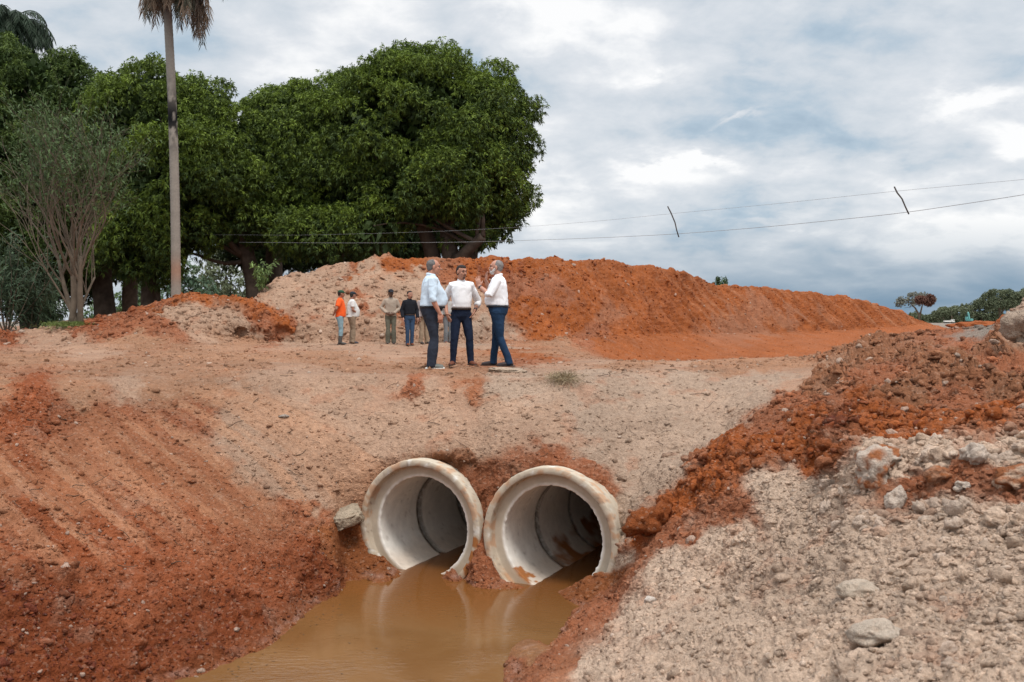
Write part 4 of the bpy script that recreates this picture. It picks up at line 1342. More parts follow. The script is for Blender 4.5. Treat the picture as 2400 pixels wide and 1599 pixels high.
def tuft(name, label, cat, p, n, L, Wd, col, spread=.5, up=1.0, rad=.1, droop=.3):
    P = np.array(p)[None] + rng.normal(size=(n, 3)) * np.array([rad, rad, .01])
    D = rng.normal(size=(n, 3)) * spread + np.array([0, 0, up])
    C = np.array(col)[None] * (1 + .25 * rng.normal(size=(n, 1)))
    V, q, C = leaf_arrays(P, D, rng.uniform(.5, 1.2, n) * L, Wd, np.clip(C, .01, .8), droop)
    o = obj(name, np_mesh(name, V - np.array(p), q, LEAF, C, smooth=False), loc=p)
    tag(o, label, cat)
    return o


def stem_bush(name, label, cat, base, h, nst, leafL, leafW, col, spread=.35, nl=60, stemr=.012, stemcol=None):
    root = empty(name, base); tag(root, label, cat)
    tb, P, D = [], [], []
    for i in range(nst):
        e = Vector((rnd.gauss(0, spread) * h, rnd.gauss(0, spread) * h, h * rnd.uniform(.6, 1.05)))
        pts = bent((rnd.gauss(0, .05), rnd.gauss(0, .05), 0), e, 7, .08)
        tb.append(tube(pts, [stemr * (1 - .8 * k / 7) for k in range(8)], 5))
        for j in range(nl):
            t = rnd.uniform(.25, 1); k = min(int(t * 7), 6)
            q = pts[k].lerp(pts[k + 1], t * 7 - k)
            P.append((q + Vector(rng.normal(size=3) * .04 * h))[:]); D.append((rng.normal(size=3) * .8 + np.array([0, 0, -.1])))
    obj('stems', tubes_mesh('stems', tb, stemcol or PALEBARK), root)
    P = np.array(P); C = np.array(col)[None] * (1 + .25 * rng.normal(size=(len(P), 1)))
    V, q, C = leaf_arrays(P, np.array(D), rng.uniform(.6, 1.2, len(P)) * leafL, leafW, np.clip(C, .01, .8))
    obj('leaves', np_mesh('leaves', V, q, LEAF, C, smooth=False), root)
    return root


def make_small_plants():
    p = Vector((W(1320, 885, 15).x, 14.9, 0)); p, _ = surf(1322, 890)
    tuft('dry_grass_tuft', 'dry straw coloured grass tuft on the embankment lip', 'grass tuft', p, 700, .22, .007, (.26, .20, .12), 1.0, .4, .11, .35)
    p, _ = surf(203, 751); 
    tuft('grass_patch', 'small green grass patch at the foot of the feathery tree', 'grass', Vector((p.x, 30.8, ground_z(p.x, 30.8))), 2600, .22, .015, (.13, .17, .045), .6, .8, .33, .3)
    x = W(612, 700, 34.5)
    stem_bush('leafy_weed', 'light green leafy weed growing where the red and pale mounds meet', 'plant', (x.x, 34.6, ground_z(x.x, 34.6)), 1.05, 7, .16, .06, (.13, .19, .06), .3, 70)
    x = W(1700, 668, 68)
    stem_bush('shrub', 'small green shrub poking above the red ridge line', 'shrub', (x.x, 69.5, W(0, 690, 69.5).z), 1.25, 12, .2, .08, (.07, .12, .05), .35, 60)
    for i, (px, py, d, h, lab) in enumerate(((15, 780, 34, 3.4, 'tall pale-stemmed thicket plant at the left edge, nearest the picture border'), (75, 775, 35, 2.8, 'ferny green plant between the left edge thicket and the feathery tree'),
                                        (118, 770, 38, 2.0, 'low dark green bush left of the feathery tree foot'))):
        x = W(px, py, d)
        stem_bush('thicket_plant', lab, 'plant', (x.x, d, ground_z(x.x, d)), h, 16, .30, .045, (.055, .085, .045), .22, 120, .02)
    # pale trees seen through the gap behind the palm
    T1 = tree('pale distant tree seen through the gap right of the palm trunk', [E_(520, 655, 92, 62, 50), E_(560, 690, 92, 50, 50), E_(540, 620, 92, 30, 22)], [(W(535, 765, 92), W(530, 650, 92), .3, .15)], (W(535, 760, 92).x, 92, 0), limb_n=5,
              group=None, name='distant_tree', lobe_r=(.8, 1.3), density=.18, leaf=(.3, .12), cols=((.13, .16, .09), (.22, .25, .15)), fill=.12)
    T2 = tree('small bluish green tree close right of the palm trunk', [E_(452, 680, 75, 40, 42), E_(430, 650, 75, 20, 25)], [(W(450, 765, 75), W(450, 680, 75), .2, .1)], (W(450, 760, 75).x, 75, 0), limb_n=3,
              group=None, name='distant_tree', lobe_r=(.6, .9), density=.25, leaf=(.25, .1), cols=((.07, .12, .07), (.13, .19, .11)), fill=.4)
    T3 = tree('light green tree glimpsed under the canopy left of the palm trunk', [E_(320, 715, 80, 45, 40), E_(220, 745, 80, 30, 28)], [(W(320, 765, 80), W(320, 720, 80), .2, .1)], (W(320, 760, 80).x, 80, 0), limb_n=3,
              group=None, name='distant_tree', lobe_r=(.6, .9), density=.25, leaf=(.25, .1), cols=((.09, .15, .07), (.17, .24, .11)), fill=.5)


def umbrella_tree(label, px, base_py, d, ells, forks, cols, dens_=.12, fill=.05, name='spreading_tree', group=None):
    base = W(px, base_py, d)
    root = empty(name, base); tag(root, label, 'tree', group)
    V, q, C = crown_leaves(ells, lobe_r=(.5 * d / 230, 1.0 * d / 230), density=dens_ * 2 * (230 / d) ** 2, leaf=(.34 * d / 230, .18 * d / 230), cols=cols, fill=fill * (230 / d) ** 2.6, low=-.12)
    obj('crown', np_mesh('crown', V - np.array(base), q, LEAF, C, smooth=False), root)
    tb = []
    for f in forks:
        pts = [W(*p, d) for p in f[:-1]]; rr = f[-1] * d / F
        tb.append(tube([p - base for p in pts], [rr * (1 - .6 * i / (len(pts) - 1)) for i in range(len(pts))], 7, .05))
        for j in range(6):
            e = rnd.choice(ells); t = Vector(e[0]) + Vector(sph(1)[0] * e[1] * .9)
            lp = bent(pts[-1] - base, t - base, 5, .1)
            tb.append(tube(lp, [rr * .4 * (1 - .7 * i / 5) for i in range(6)], 5))
    obj('trunk', tubes_mesh('trunk', tb, PALEBARK), root)
    return root


def make_far_trees():
    d = 210
    umbrella_tree('sparse flat-topped tree with a rusty clump in its crown, alone on the skyline', 2150, 762, d, [E_(2130, 712, d, 26, 12), E_(2155, 698, d, 26, 9), E_(2170, 706, d, 16, 9), E_(2118, 718, d, 12, 8)],
                  [((2155, 764), (2154, 738), (2145, 722), (2136, 714), 3.2), ((2155, 745), (2160, 722), (2164, 706), 2.4)], ((.16, .16, .13), (.26, .26, .21)), .07, 0.0)
    d = 200
    V, q, C = crown_leaves([E_(2161, 704, d, 7, 5), E_(2176, 706, d, 9, 6)], lobe_r=(.5, .8), density=1.2, leaf=(.4, .2), cols=((.16, .08, .06), (.22, .11, .08)), fill=.6)
    o = obj('vine_clump', np_mesh('vine_clump', V, q, LEAF, C, smooth=False)); tag(o, 'reddish brown vine clump hanging in the sparse flat-topped tree', 'vine clump')
    gr = 'spreading trees on the far right skyline'
    col = ((.10, .125, .07), (.20, .22, .13))
    d = 600
    spec = [('low rounded dark tree behind the foot of the lone sparse tree', 2135, [(2135, 748, 22, 12)], []),
            ('low grey-green treetop just left of the white truck', 2215, [(2212, 742, 24, 16), (2195, 750, 16, 9)], [((2212, 764), (2212, 745), 2)]),
            ('broad flat-topped tree above the white truck', 2235, [(2235, 733, 30, 9), (2215, 738, 20, 9), (2250, 745, 26, 16)], [((2232, 764), (2230, 740), 2.2)]),
            ('thin-crowned tree behind the turquoise machine', 2262, [(2260, 727, 20, 8), (2275, 735, 18, 12)], [((2262, 764), (2262, 734), 2)]),
            ('dense green tree right of the turquoise machine', 2300, [(2300, 728, 22, 20), (2290, 748, 30, 12), (2318, 740, 25, 20)], [((2300, 764), (2302, 735), 2.5)]),
            ('tall wide umbrella tree, highest of the far right group', 2345, [(2345, 695, 36, 12), (2320, 706, 22, 10), (2370, 705, 34, 14), (2345, 716, 40, 16)], [((2345, 764), (2343, 725), (2335, 708), 3.5), ((2345, 740), (2358, 712), 2.5)]),
            ('dark tree at the extreme right edge behind the grey earth block', 2400, [(2405, 702, 34, 20), (2390, 722, 40, 22), (2440, 715, 40, 30)], [((2400, 764), (2400, 715), 3)])]
    for lab, px, el, fk in spec:
        dd = d + rnd.uniform(-30, 30)
        if not fk: fk = [((px, 764), (px, 750), 1.5)]
        umbrella_tree(lab, px, 762, dd, [E_(a, b, dd, c, e) for a, b, c, e in el], fk, col, .10, .015, group=gr)
    # ground hugging scrub joins their feet
    d = 640
    V, q, C = crown_leaves([E_(p, 756, d, 34, 6 + 3 * (p % 3)) for p in range(2090, 2520, 40)], lobe_r=(2.0, 3.5), density=.05, leaf=(1.3, .8), cols=col, fill=.02)
    o = obj('undergrowth', np_mesh('undergrowth', V, q, LEAF, C, smooth=False)); tag(o, 'low dark scrub along the far field edge', 'undergrowth', kind='stuff')


def make_twigs():
    tb = []
    for i in range(170):
        if i < 110: px, py = rnd.uniform(500, 1750), rnd.uniform(870, 1150)
        else: px, py = rnd.uniform(50, 700), rnd.uniform(950, 1350)
        q, rc = surf(px, py)
        if q.z < ZW + .1 or clear_of_pipes(np.array([q[:]]))[0] < .5: continue
        L = rnd.uniform(.04, .28); a = rnd.uniform(0, 6.28)
        e = q + Vector((math.cos(a) * L, math.sin(a) * L * .3, rnd.uniform(-.3, .5) * L))
        e.z = max(e.z, ground_z(e.x, e.y) + .01)
        tb.append(tube(bent(q + Vector((0, 0, .008)), e, 5, .15), [rnd.uniform(.002, .005)] * 6, 4))
    o = obj('twigs', tubes_mesh('twigs', tb, plain('twig_bark', (.09, .06, .04), .9)))
    tag(o, 'thin dry twigs and roots littering the embankment face', 'twigs', kind='stuff')


make_twigs()


def make_debris():
    P_, D_ = [], []
    for i in range(90):
        q = Vector((rnd.uniform(-2.6, .1), rnd.uniform(8.8, 11.6), ZW + .004))
        if i > 26:      # gathered along the left shore
            t = rnd.random(); q = Vector((-2.75 + .8 * t + rnd.gauss(.12, .08), 8.8 + 2.5 * t, ZW + .004))
        P_.append(q[:]); a = rnd.uniform(0, 6.28); D_.append((math.cos(a), math.sin(a), 0))
    V_, q_, C_ = leaf_arrays(np.array(P_), np.array(D_), rng.uniform(.012, .06, len(P_)), .012, np.repeat(np.array([[.10, .06, .03]]), len(P_), 0), 0)
    V_[:, 2] = ZW + .004
    o = obj('floating_debris', np_mesh('floating_debris', V_, q_, LEAF, C_, smooth=False))
    tag(o, 'small leaf and twig bits floating on the muddy water', 'floating debris', kind='stuff')


make_debris()
make_mangoes()
make_palms()
make_thin_tree()
make_small_plants()
make_far_trees()


# ------------------------------------------------------------------ wires, far machines
def make_wires():
    wm, T, b = principled('galvanised_wire', .5, .5); b.inputs['Base Color'].default_value = (.32, .32, .32, 1); b.inputs['Metallic'].default_value = .6
    dk = plain('stick_wood', (.06, .05, .045), .9)

    def dist(px): return float(np.interp(px, [470, 1230, 1560, 2090, 2400, 3000], [43.0, 30, 26, 20.5, 18, 14.5]))
    up = [(470, 550), (700, 552), (1000, 544), (1130, 538), (1230, 532), (1400, 519), (1572, 501), (1800, 480), (2100, 448), (2400, 421), (3000, 360)]
    lo = [(560, 568), (800, 570), (1100, 568), (1250, 563), (1400, 558), (1588, 549), (1800, 532), (2115, 500), (2400, 457), (3000, 350)]
    for pts, lab, r in ((up, 'thin slack wire, the upper of two stretched across the scene', .0032), (lo, 'thicker slack wire, the lower of two stretched across the scene', .0055)):
        xs = np.linspace(pts[0][0], pts[-1][0], 90)
        ys = np.interp(xs, [p[0] for p in pts], [p[1] for p in pts]); ys = gsmooth(ys, 2, 0)
        path = [W(x, y, dist(x)) for x, y in zip(xs, ys)]
        o = obj('wire', tubes_mesh('wire', [tube(path, [r] * len(path), 5)], wm))
        tag(o, lab, 'wire')
    for sp, lab in (([(1565, 484), (1573, 500), (1582, 522), (1586, 540), (1591, 556)], 'thin dark crooked stick spacing the two wires, near the picture centre'),
                    ([(2096, 438), (2103, 452), (2114, 466), (2122, 485), (2130, 502)], 'thin dark crooked stick spacing the two wires, farther right')):
        path = [W(x, y, dist(x)) for x, y in sp]
        o = obj('spacer_stick', tubes_mesh('spacer_stick', [tube(path, [.016] * 5, 6, .1)], dk))
        tag(o, lab, 'stick', 'crooked sticks between the wires')


def bx(bm, c, s, rot=None, bev=0):
    import bmesh
    r = bmesh.ops.create_cube(bm, size=1)
    vs = r['verts']
    for v in vs: v.co = Vector((v.co.x * s[0], v.co.y * s[1], v.co.z * s[2]))
    if bev:
        ed = list({e for v in vs for e in v.link_edges})
        rr = bmesh.ops.bevel(bm, geom=ed, offset=bev, segments=2, affect='EDGES'); vs = list({v for f in rr['faces'] for v in f.verts} | {v for v in vs if v.is_valid})
    for v in vs:
        if rot is not None: v.co = rot @ v.co
        v.co += Vector(c)


def bm_obj(name, bm, mat, parent):
    me = bpy.data.meshes.new(name); bm.to_mesh(me); bm.free(); me.materials.append(mat)
    return obj(name, me, parent)


def cyl(bm, c, r, h, axis='Y', seg=20):
    import bmesh
    rr = bmesh.ops.create_cone(bm, cap_ends=True, segments=seg, radius1=r, radius2=r, depth=h)
    R_ = Matrix.Rotation(math.radians(90), 3, 'X') if axis == 'Y' else (Matrix.Rotation(math.radians(90), 3, 'Y') if axis == 'X' else Matrix.Identity(3))
    for v in rr['verts']: v.co = R_ @ v.co + Vector(c)


def make_machines():
    import bmesh
    d = 500
    p = W(2224, 758.0, d)
    root = empty('dump_truck', p, .12); root.scale = (.7, .7, .7); tag(root, 'tiny white dump truck parked on the far field', 'truck')
    white = plain('white_paint', (.75, .73, .68), .5); dark = plain('tyre_rubber', (.02, .02, .02), .9); glass = plain('cab_glass', (.03, .04, .05), .15, .6, 0)
    bm = bmesh.new(); bx(bm, (-1.1, 0, 1.45), (5.0, 2.3, 1.1), bev=.06); bx(bm, (-1.1, 0, 2.03), (5.1, 2.4, .08)); bm_obj('dump_body', bm, white, root)
    bm = bmesh.new(); bx(bm, (2.9, 0, 1.75), (2.0, 2.2, 2.0), bev=.15); bm_obj('cab', bm, white, root)
    bm = bmesh.new(); bx(bm, (3.2, -1.11, 2.15), (.9, .03, .6)); bx(bm, (3.9, 0, 2.15), (.05, 1.8, .7)); bm_obj('window', bm, glass, root)
    bm = bmesh.new(); bx(bm, (.3, 0, .8), (7.2, .9, .25)); bm_obj('chassis', bm, dark, root)
    for x in (-2.6, -1.3, 3.0):
        for y in (-1, 1):
            bm = bmesh.new(); cyl(bm, (x, y, .5), .5, .35); bm_obj('wheel', bm, dark, root)
    d = 430
    p = W(2272, 758.0, d)
    root = empty('excavator', p, .5); tag(root, 'small turquoise excavator seen end-on on the far field', 'excavator')
    teal = plain('teal_paint', (.14, .36, .34), .6); root.scale = (.85, .85, .85)
    bm = bmesh.new(); bx(bm, (0, 0, 1.75), (2.6, 3.0, 1.3), bev=.25); bm_obj('engine_housing', bm, teal, root)
    bm = bmesh.new(); bx(bm, (-.9, .9, 2.6), (1.1, 1.2, 1.6), bev=.1); bm_obj('cab', bm, teal, root)
    bm = bmesh.new()
    for (a, b_, w) in (((0, 0, 1.8), (.1, .5, 5.0), .55), ((.1, .5, 4.9), (1.5, 2.0, 5.6), .4), ((1.5, 2, 5.6), (3.0, 3.6, 3.9), .35)):
        a = Vector(a); b_ = Vector(b_); q = (b_ - a).to_track_quat('Z', 'Y').to_matrix()
        bx(bm, (a + b_) / 2, (w, w, (b_ - a).length), q)
    bm_obj('boom', bm, teal, root)
    bm = bmesh.new(); bx(bm, (3.1, 3.7, 3.7), (.9, 1.1, .9), bev=.2); bm_obj('bucket', bm, dark, root)
    for y in (-1.1, 1.1):
        bm = bmesh.new(); bx(bm, (0, y, .45), (3.6, .55, .9), bev=.35 if False else .2); bm_obj('crawler_track', bm, dark, root)
    # low red spoil heaps beyond the right bank and a pale roof far off
    for (px, py, dd, rx, rz, lab) in ((2330, 757, 95, 4.6, .75, 'long low red spoil heap beyond the right bank, left of its neighbour'), (2385, 754, 80, 1.8, 1.0, 'higher red spoil heap next to the grey earth block')):
        V, Fc = ICO[4]
        n = fbm(V, 3.2, 6, int(px), .65)
        v = V * (1 + .6 * n)[:, None] * np.array([rx, 2.4, rz])
        c = W(px, py + 14, dd)
        o = obj('spoil_heap', np_mesh('spoil_heap', v, Fc, SOIL, np.repeat(np.array([[.27, .075, .022, 1]]), len(v), 0)), loc=(c.x, c.y, c.z - .1))
        tag(o, lab, 'spoil heap', 'red spoil heaps beyond the right bank')


make_wires()
make_machines()


# ------------------------------------------------------------------ people
def solid_tube(path, radii, seg=14, flat=1.0, ref=None):
    """closed tapered limb; flat squeezes the section along the binormal"""
    path = [Vector(p) for p in path]
    vs, fs = [], []
    px_ = None
    for i, p in enumerate(path):
        a = path[max(0, i - 1)]; b = path[min(len(path) - 1, i + 1)]
        t = (b - a).normalized()
        x = (Vector(ref) if ref is not None else (px_ if px_ is not None else Vector((0.2, 1, .1)))).copy()
        x = x - t * x.dot(t)
        if x.length < .05: x = t.orthogonal()
        x.normalize(); px_ = x; y = t.cross(x)
        for k in range(seg):
            an = 2 * math.pi * k / seg
            vs.append(p + x * math.cos(an) * radii[i] + y * math.sin(an) * radii[i] * flat)
    for i in range(len(path) - 1):
        for k in range(seg):
            a = i * seg + k; b = i * seg + (k + 1) % seg
            fs.append((a, b, b + seg, a + seg))
    o = len(vs)
    ta = (path[0] - path[1]).normalized() * radii[0] * .45; tb = (path[-1] - path[-2]).normalized() * radii[-1] * .45
    vs += [path[0] + ta, path[-1] + tb]; e = (len(path) - 1) * seg
    for k in range(seg):
        fs.append((o, (k + 1) % seg, k)); fs.append((o + 1, e + k, e + (k + 1) % seg))
    return vs, fs


def ring_body(rings, seg=28, sup=2.3):
    """rings: (z, cx, cy, rx, ry) closed loft, superellipse section"""
    vs, fs = [], []
    for (z, cx, cy, rx, ry) in rings:
        for k in range(seg):
            a = 2 * math.pi * k / seg
            c, s = math.cos(a), math.sin(a)
            vs.append(Vector((cx + rx * math.copysign(abs(c) ** (2 / sup), c), cy + ry * math.copysign(abs(s) ** (2 / sup), s), z)))
    n = len(rings)
    for i in range(n - 1):
        for k in range(seg):
            a = i * seg + k; b = i * seg + (k + 1) % seg
            fs.append((a, b, b + seg, a + seg))
    o = len(vs)
    vs += [Vector((rings[0][1], rings[0][2], rings[0][0])), Vector((rings[-1][1], rings[-1][2], rings[-1][0]))]
    e = (n - 1) * seg
    for k in range(seg):
        fs.append((o, (k + 1) % seg, k)); fs.append((o + 1, e + k, e + (k + 1) % seg))
    return vs, fs


def ell(c, r, rot=None, sub=3):
    V, Fc = ICO[sub]
    out = []
    for v in V:
        q = Vector((v[0] * r[0], v[1] * r[1], v[2] * r[2]))
        if rot is not None: q = rot @ q
        out.append(q + Vector(c))
    return out, [tuple(int(i) for i in f) for f in Fc]


def fuse(name, shapes, voxel, mat, parent, smooth=3, wrinkle=0.0, wscale=9.0, wstretch=(1, 1, 1), seed=0, loc=None):
    """several closed shapes -> one continuous skin"""
    vs, fs, o = [], [], 0
    for v, f in shapes:
        vs += [tuple(x) for x in v]; fs += [tuple(i + o for i in q) for q in f]; o += len(v)
    me = bpy.data.meshes.new(name); me.from_pydata(vs, [], fs)
    ob = bpy.data.objects.new(name, me); COL.objects.link(ob)
    m = ob.modifiers.new('r', 'REMESH'); m.mode = 'VOXEL'; m.voxel_size = voxel
    if smooth:
        m = ob.modifiers.new('s', 'SMOOTH'); m.factor = .5; m.iterations = smooth
    dg = bpy.context.evaluated_depsgraph_get()
    me2 = bpy.data.meshes.new_from_object(ob.evaluated_get(dg))
    bpy.data.objects.remove(ob); bpy.data.meshes.remove(me)
    n = len(me2.vertices)
    if wrinkle and n:
        co = np.empty(n * 3, np.float32); me2.vertices.foreach_get('co', co); co = co.reshape(-1, 3)
        no = np.empty(n * 3, np.float32); me2.vertices.foreach_get('normal', no); no = no.reshape(-1, 3)
        st = np.array(wstretch)
        q = co * st + .05 * np.stack([fbm(co, 5, 2, seed + 1), fbm(co, 5, 2, seed + 2), fbm(co, 5, 2, seed + 3)], -1)
        w = 1 - np.abs(fbm(q, wscale, 3, seed + 9)) * 2.4
        w2 = fbm(q, wscale * .5, 2, seed + 19)
        co = co + no * (wrinkle * (.75 * w + .8 * w2))[:, None]
        me2.vertices.foreach_set('co', co.astype(np.float32).ravel())
    me2.name = name
    me2.materials.clear(); me2.materials.append(mat)
    me2.polygons.foreach_set('use_smooth', np.ones(len(me2.polygons), bool))
    me2.update()
    return obj(name, me2, parent)


def cloth(name, rgb, rough=.85, var=.08, bump=.25):
    return plain(name, rgb, rough, .15, var, 5, bump, 90, .003)


def hand_shapes(wrist, d, palm_n, thumb_side, curl=.35, spread=.10, r=1.0):
    """d finger direction, palm_n normal out of the palm, thumb_side unit vector to the thumb"""
    d = Vector(d).normalized(); s = Vector(thumb_side); s = (s - d * s.dot(d)).normalized(); n = Vector(palm_n)
    n = (n - d * n.dot(d) - s * n.dot(s)); n = n.normalized() if n.length > .05 else d.cross(s)
    w = Vector(wrist)
    sh = [solid_tube([w - d * .02, w + d * .02, w + d * .06, w + d * .098], [.030 * r, .036 * r, .043 * r, .040 * r], 12, .42, ref=s)]
    for i, (off, L, rad) in enumerate(((.031, .072, .0095), (.0105, .080, .0098), (-.0105, .074, .0094), (-.031, .058, .0085))):
        b = w + d * .088 + s * off * r
        a = d + s * (off * spread * 28)
        a.normalize()
        c1 = (a * math.cos(curl) + n * math.sin(curl)).normalized()
        c2 = (a * math.cos(curl * 2.0) + n * math.sin(curl * 2.0)).normalized()
        p1 = b + a * L * .12; p2 = p1 + c1 * L * .48; p3 = p2 + c2 * L * .45
        sh.append(solid_tube([b - d * .015, p1, p2, p3], [rad * r, rad * r, rad * .92 * r, rad * .75 * r], 8))
    tb = w + d * .022 + s * .026 * r
    td = (d * .62 + s * .72 + n * .25).normalized(); td2 = (d * .85 + s * .35 + n * .35).normalized()
    sh.append(solid_tube([tb, tb + td * .038, tb + td * .038 + td2 * .034], [.0145 * r, .0118 * r, .009 * r], 8))
    return sh


def build_person(label, loc, yaw, height, look, arms, legs, belly=.0, bulk=1.0, sleeve='long', untuck=False, voxel=.0075, skin=(.42, .22, .15), shirt=(.75, .75, .74),
                 trousers=(.02, .025, .05), shoe=(.10, .04, .02), hair=None, beard=None, cap=None, belt=(.03, .018, .012), sole=None, watch=None, boots=None, group=None, lean=0.0, seed=0, cuff_skin=True, bald=0.0, tcol=None):
    root = empty('person', loc, yaw)
    k = height / 1.72
    root.scale = (k, k, k)
    tag(root, label, 'person', group)
    SK = plain('skin', skin, .55, .35, .08, 12)
    SH = cloth('shirt_cloth', shirt); TR = cloth('trouser_cloth', trousers, .9, .15); SO = plain('shoe_leather', shoe, .6, .3, .15)
    B = bulk
    fw = voxel > .009
    hy, hp = look          # head yaw, pitch (deg); yaw positive = towards own left
    HR = (Matrix.Rotation(math.radians(hy), 3, 'Z') @ Matrix.Rotation(math.radians(hp), 3, 'Y'))
    nb = Vector((lean + .0, 0, 1.50)); hc = nb + Vector((.026, 0, .118)) + HR @ Vector((.012, 0, 0))
    H = lambda x, y, z: hc + HR @ Vector((x, y, z))
    # ---- naked body, one skin
    sh = [ell(H(-.012, 0, .028), (.098, .077, .090), HR), ell(H(.028, 0, -.040), (.068, .060, .078), HR), ell(H(.062, 0, -.088), (.030, .032, .024), HR),
          solid_tube([H(.088, 0, .012), H(.104, 0, -.012), H(.112, 0, -.026)], [.010, .013, .017], 8),
          solid_tube([H(.078, -.038, .030), H(.091, 0, .033), H(.078, .038, .030)], [.013, .015, .013], 8),
          ell(H(.088, 0, -.058), (.012, .024, .011), HR), ell(H(.062, .040, -.022), (.026, .020, .022), HR), ell(H(.062, -.040, -.022), (.026, .020, .022), HR),
          ell(H(-.008, .080, -.008), (.020, .010, .033), HR), ell(H(-.008, -.080, -.008), (.020, .010, .033), HR),
          solid_tube([nb - Vector((.015, 0, .10)), nb + Vector((-.004, 0, .0)), H(-.018, 0, -.045)], [.058, .056, .057], 14)]
    tors = [(.90, 0, 0, .10 * B, .155 * B), (1.02, .01, 0, (.10 + belly * .8) * B, .145 * B), (1.15, lean * .4 + .01, 0, (.10 + belly * .7) * B, .15 * B), (1.32, lean * .8, 0, .105 * B, .17 * B), (1.39, lean, 0, .075, .125), (1.44, lean, 0, .050, .060)]
    sh.append(ring_body(tors))
    cl_sh = []   # shirt
    ww = .018
    bt = .90 if untuck else .985
    sb = [(bt, 0.005, 0, (.100 + belly * .7) * B + (.028 if untuck else .006), .152 * B + (.026 if untuck else .006)), (bt + .035, .01 + belly * .3, 0, (.108 + belly * .85) * B + ww, .158 * B + ww), (1.10, .012 + belly * .5, 0, (.106 + belly * .95) * B + ww, .158 * B + ww),
          (1.20, .01 + lean * .5 + belly * .35, 0, (.106 + belly * .6) * B + ww, .162 * B + ww), (1.32, lean * .8 + .005, 0, .110 * B + ww, .168 * B + ww), (1.385, lean * .9, 0, .095 + ww, .160 * B + ww), (1.43, lean, 0, .076 + ww, .125 * B), (1.46, lean - .003, 0, .064, .085), (1.485, lean - .005, 0, .054, .060)]
    cl_sh.append(ring_body(sb))
    # collar
    cl_sh.append(solid_tube([Vector((lean + .055, -.02, 1.452)), Vector((lean + .04, -.055, 1.482)), Vector((lean - .035, -.055, 1.500)), Vector((lean - .060, 0, 1.505)), Vector((lean - .035, .055, 1.500)), Vector((lean + .04, .055, 1.482)), Vector((lean + .055, .02, 1.452))], [.0115] * 7, 8)) if sleeve != 'tee' else None
    for sd, A in (('L', arms[0]), ('R', arms[1])):
        sg = 1 if sd == 'L' else -1
        S = Vector((lean * .95, sg * .163 * (B * .5 + .5), 1.385)); El = Vector(A['elbow']); Wr = Vector(A['wrist'])
        sh.append(solid_tube([S - Vector((0, sg * .05, -.01)), S, S.lerp(El, .5), El, El.lerp(Wr, .3), Wr.lerp(El, .25), Wr, Wr + (Wr - El).normalized() * .02], [.052, .054, .048, .040, .043, .033, .027, .026], 12))
        sh += hand_shapes(Wr, A['dir'], A['palm'], A['thumb'], A.get('curl', .35), A.get('spread', .1), 1.0)
        if sleeve == 'tee':
            E2 = S.lerp(El, .62)
            cl_sh.append(solid_tube([S - Vector((0, sg * .08, -.012)), S + Vector((0, 0, .004)), E2], [.070, .076 * (B * .5 + .5), .066], 14))
        else:
            endp = El.lerp(Wr, {'roll': .22, 'long': .93, 'three': .50}[A.get('sleeve', sleeve)])
            rr = .050 if A.get('sleeve', sleeve) == 'long' else .056
            cl_sh.append(solid_tube([S - Vector((0, sg * .08, -.018)), S + Vector((0, 0, .004)), S.lerp(El, .5), El, El.lerp(endp, .6), endp], [.060, .070 * (B * .5 + .5), .062, .056, rr + .002, rr * .92], 14))
            d_ = (endp - El).normalized()
            cl_sh.append(solid_tube([endp - d_ * .035, endp - d_ * .002], [rr * 1.0, rr * 1.0], 14))
    # legs
    tr = [ring_body([(.78, 0, 0, .085 * B, .12 * B), (.86, -.005, 0, .115 * B + .01, .168 * B), (.94, 0, 0, (.112 + belly * .5) * B + .01, .170 * B), (1.005, .008, 0, (.108 + belly * .75) * B + .012, .160 * B + .008)])]
    feet = []
    for sd, L in (('L', legs[0]), ('R', legs[1])):
        sg = 1 if sd == 'L' else -1
        Hp = Vector((0, sg * .088 * B, .88)); Kn = Vector(L['knee']); An = Vector(L['ankle'])
        sh.append(solid_tube([Hp, Hp.lerp(Kn, .5), Kn, Kn.lerp(An, .35), An.lerp(Kn, .1), An - Vector((0, 0, .03))], [.080, .070, .052, .053, .036, .034], 12))
        fl = L.get('flare', 1.0)
        top_r = .098 * B
        bz = An if not boots else Kn.lerp(An, .55)
        tr.append(solid_tube([Hp + Vector((0, 0, .04)), Hp - Vector((0, 0, .06)), Hp.lerp(Kn, .5), Kn, Kn.lerp(An, .4), Kn.lerp(bz, .8), bz - Vector((0, 0, .035 if not boots else 0))],
                             [top_r, top_r, .083 * (B * .6 + .4), .066, .064 * fl, .058 * fl, .058 * fl], 16))
        fd = Vector((math.cos(L.get('toe', 0)), math.sin(L.get('toe', 0)), 0))
        feet.append((An, fd, Kn))
    body = fuse('body', sh, voxel * (.72 if not fw else .9), SK, root, 2)
    fuse('shirt', [x for x in cl_sh if x], voxel, SH, root, 3, .017 if not fw else .013, 5.0, (1, 1, .75), seed)
    fuse('trousers', tr, voxel, TR, root, 2, .0085, 7, (1, 1, .9), seed + 5)
    for An, fd, Kn in feet:
        side = Vector((-fd.y, fd.x, 0))
        hb = An.z - .075
        base = Vector((An.x, An.y, hb))
        up = [solid_tube([base + fd * -.055 + Vector((0, 0, .045)), base + fd * .03 + Vector((0, 0, .048)), base + fd * .11 + Vector((0, 0, .036)), base + fd * .185 + Vector((0, 0, .028))], [.040, .044, .046, .034], 12, .8, ref=side),
              solid_tube([base + Vector((0, 0, .04)), An + Vector((0, 0, .01))], [.044, .042], 10)]
        if boots:
            up.append(solid_tube([base + Vector((0, 0, .05)), An, An.lerp(Kn, .5)], [.055, .056, .066], 12))
        s = fuse('boot' if boots else 'shoe', up, .008 if not fw else .011, SO if not boots else plain('boot_rubber', boots, .5, .4), root, 2)
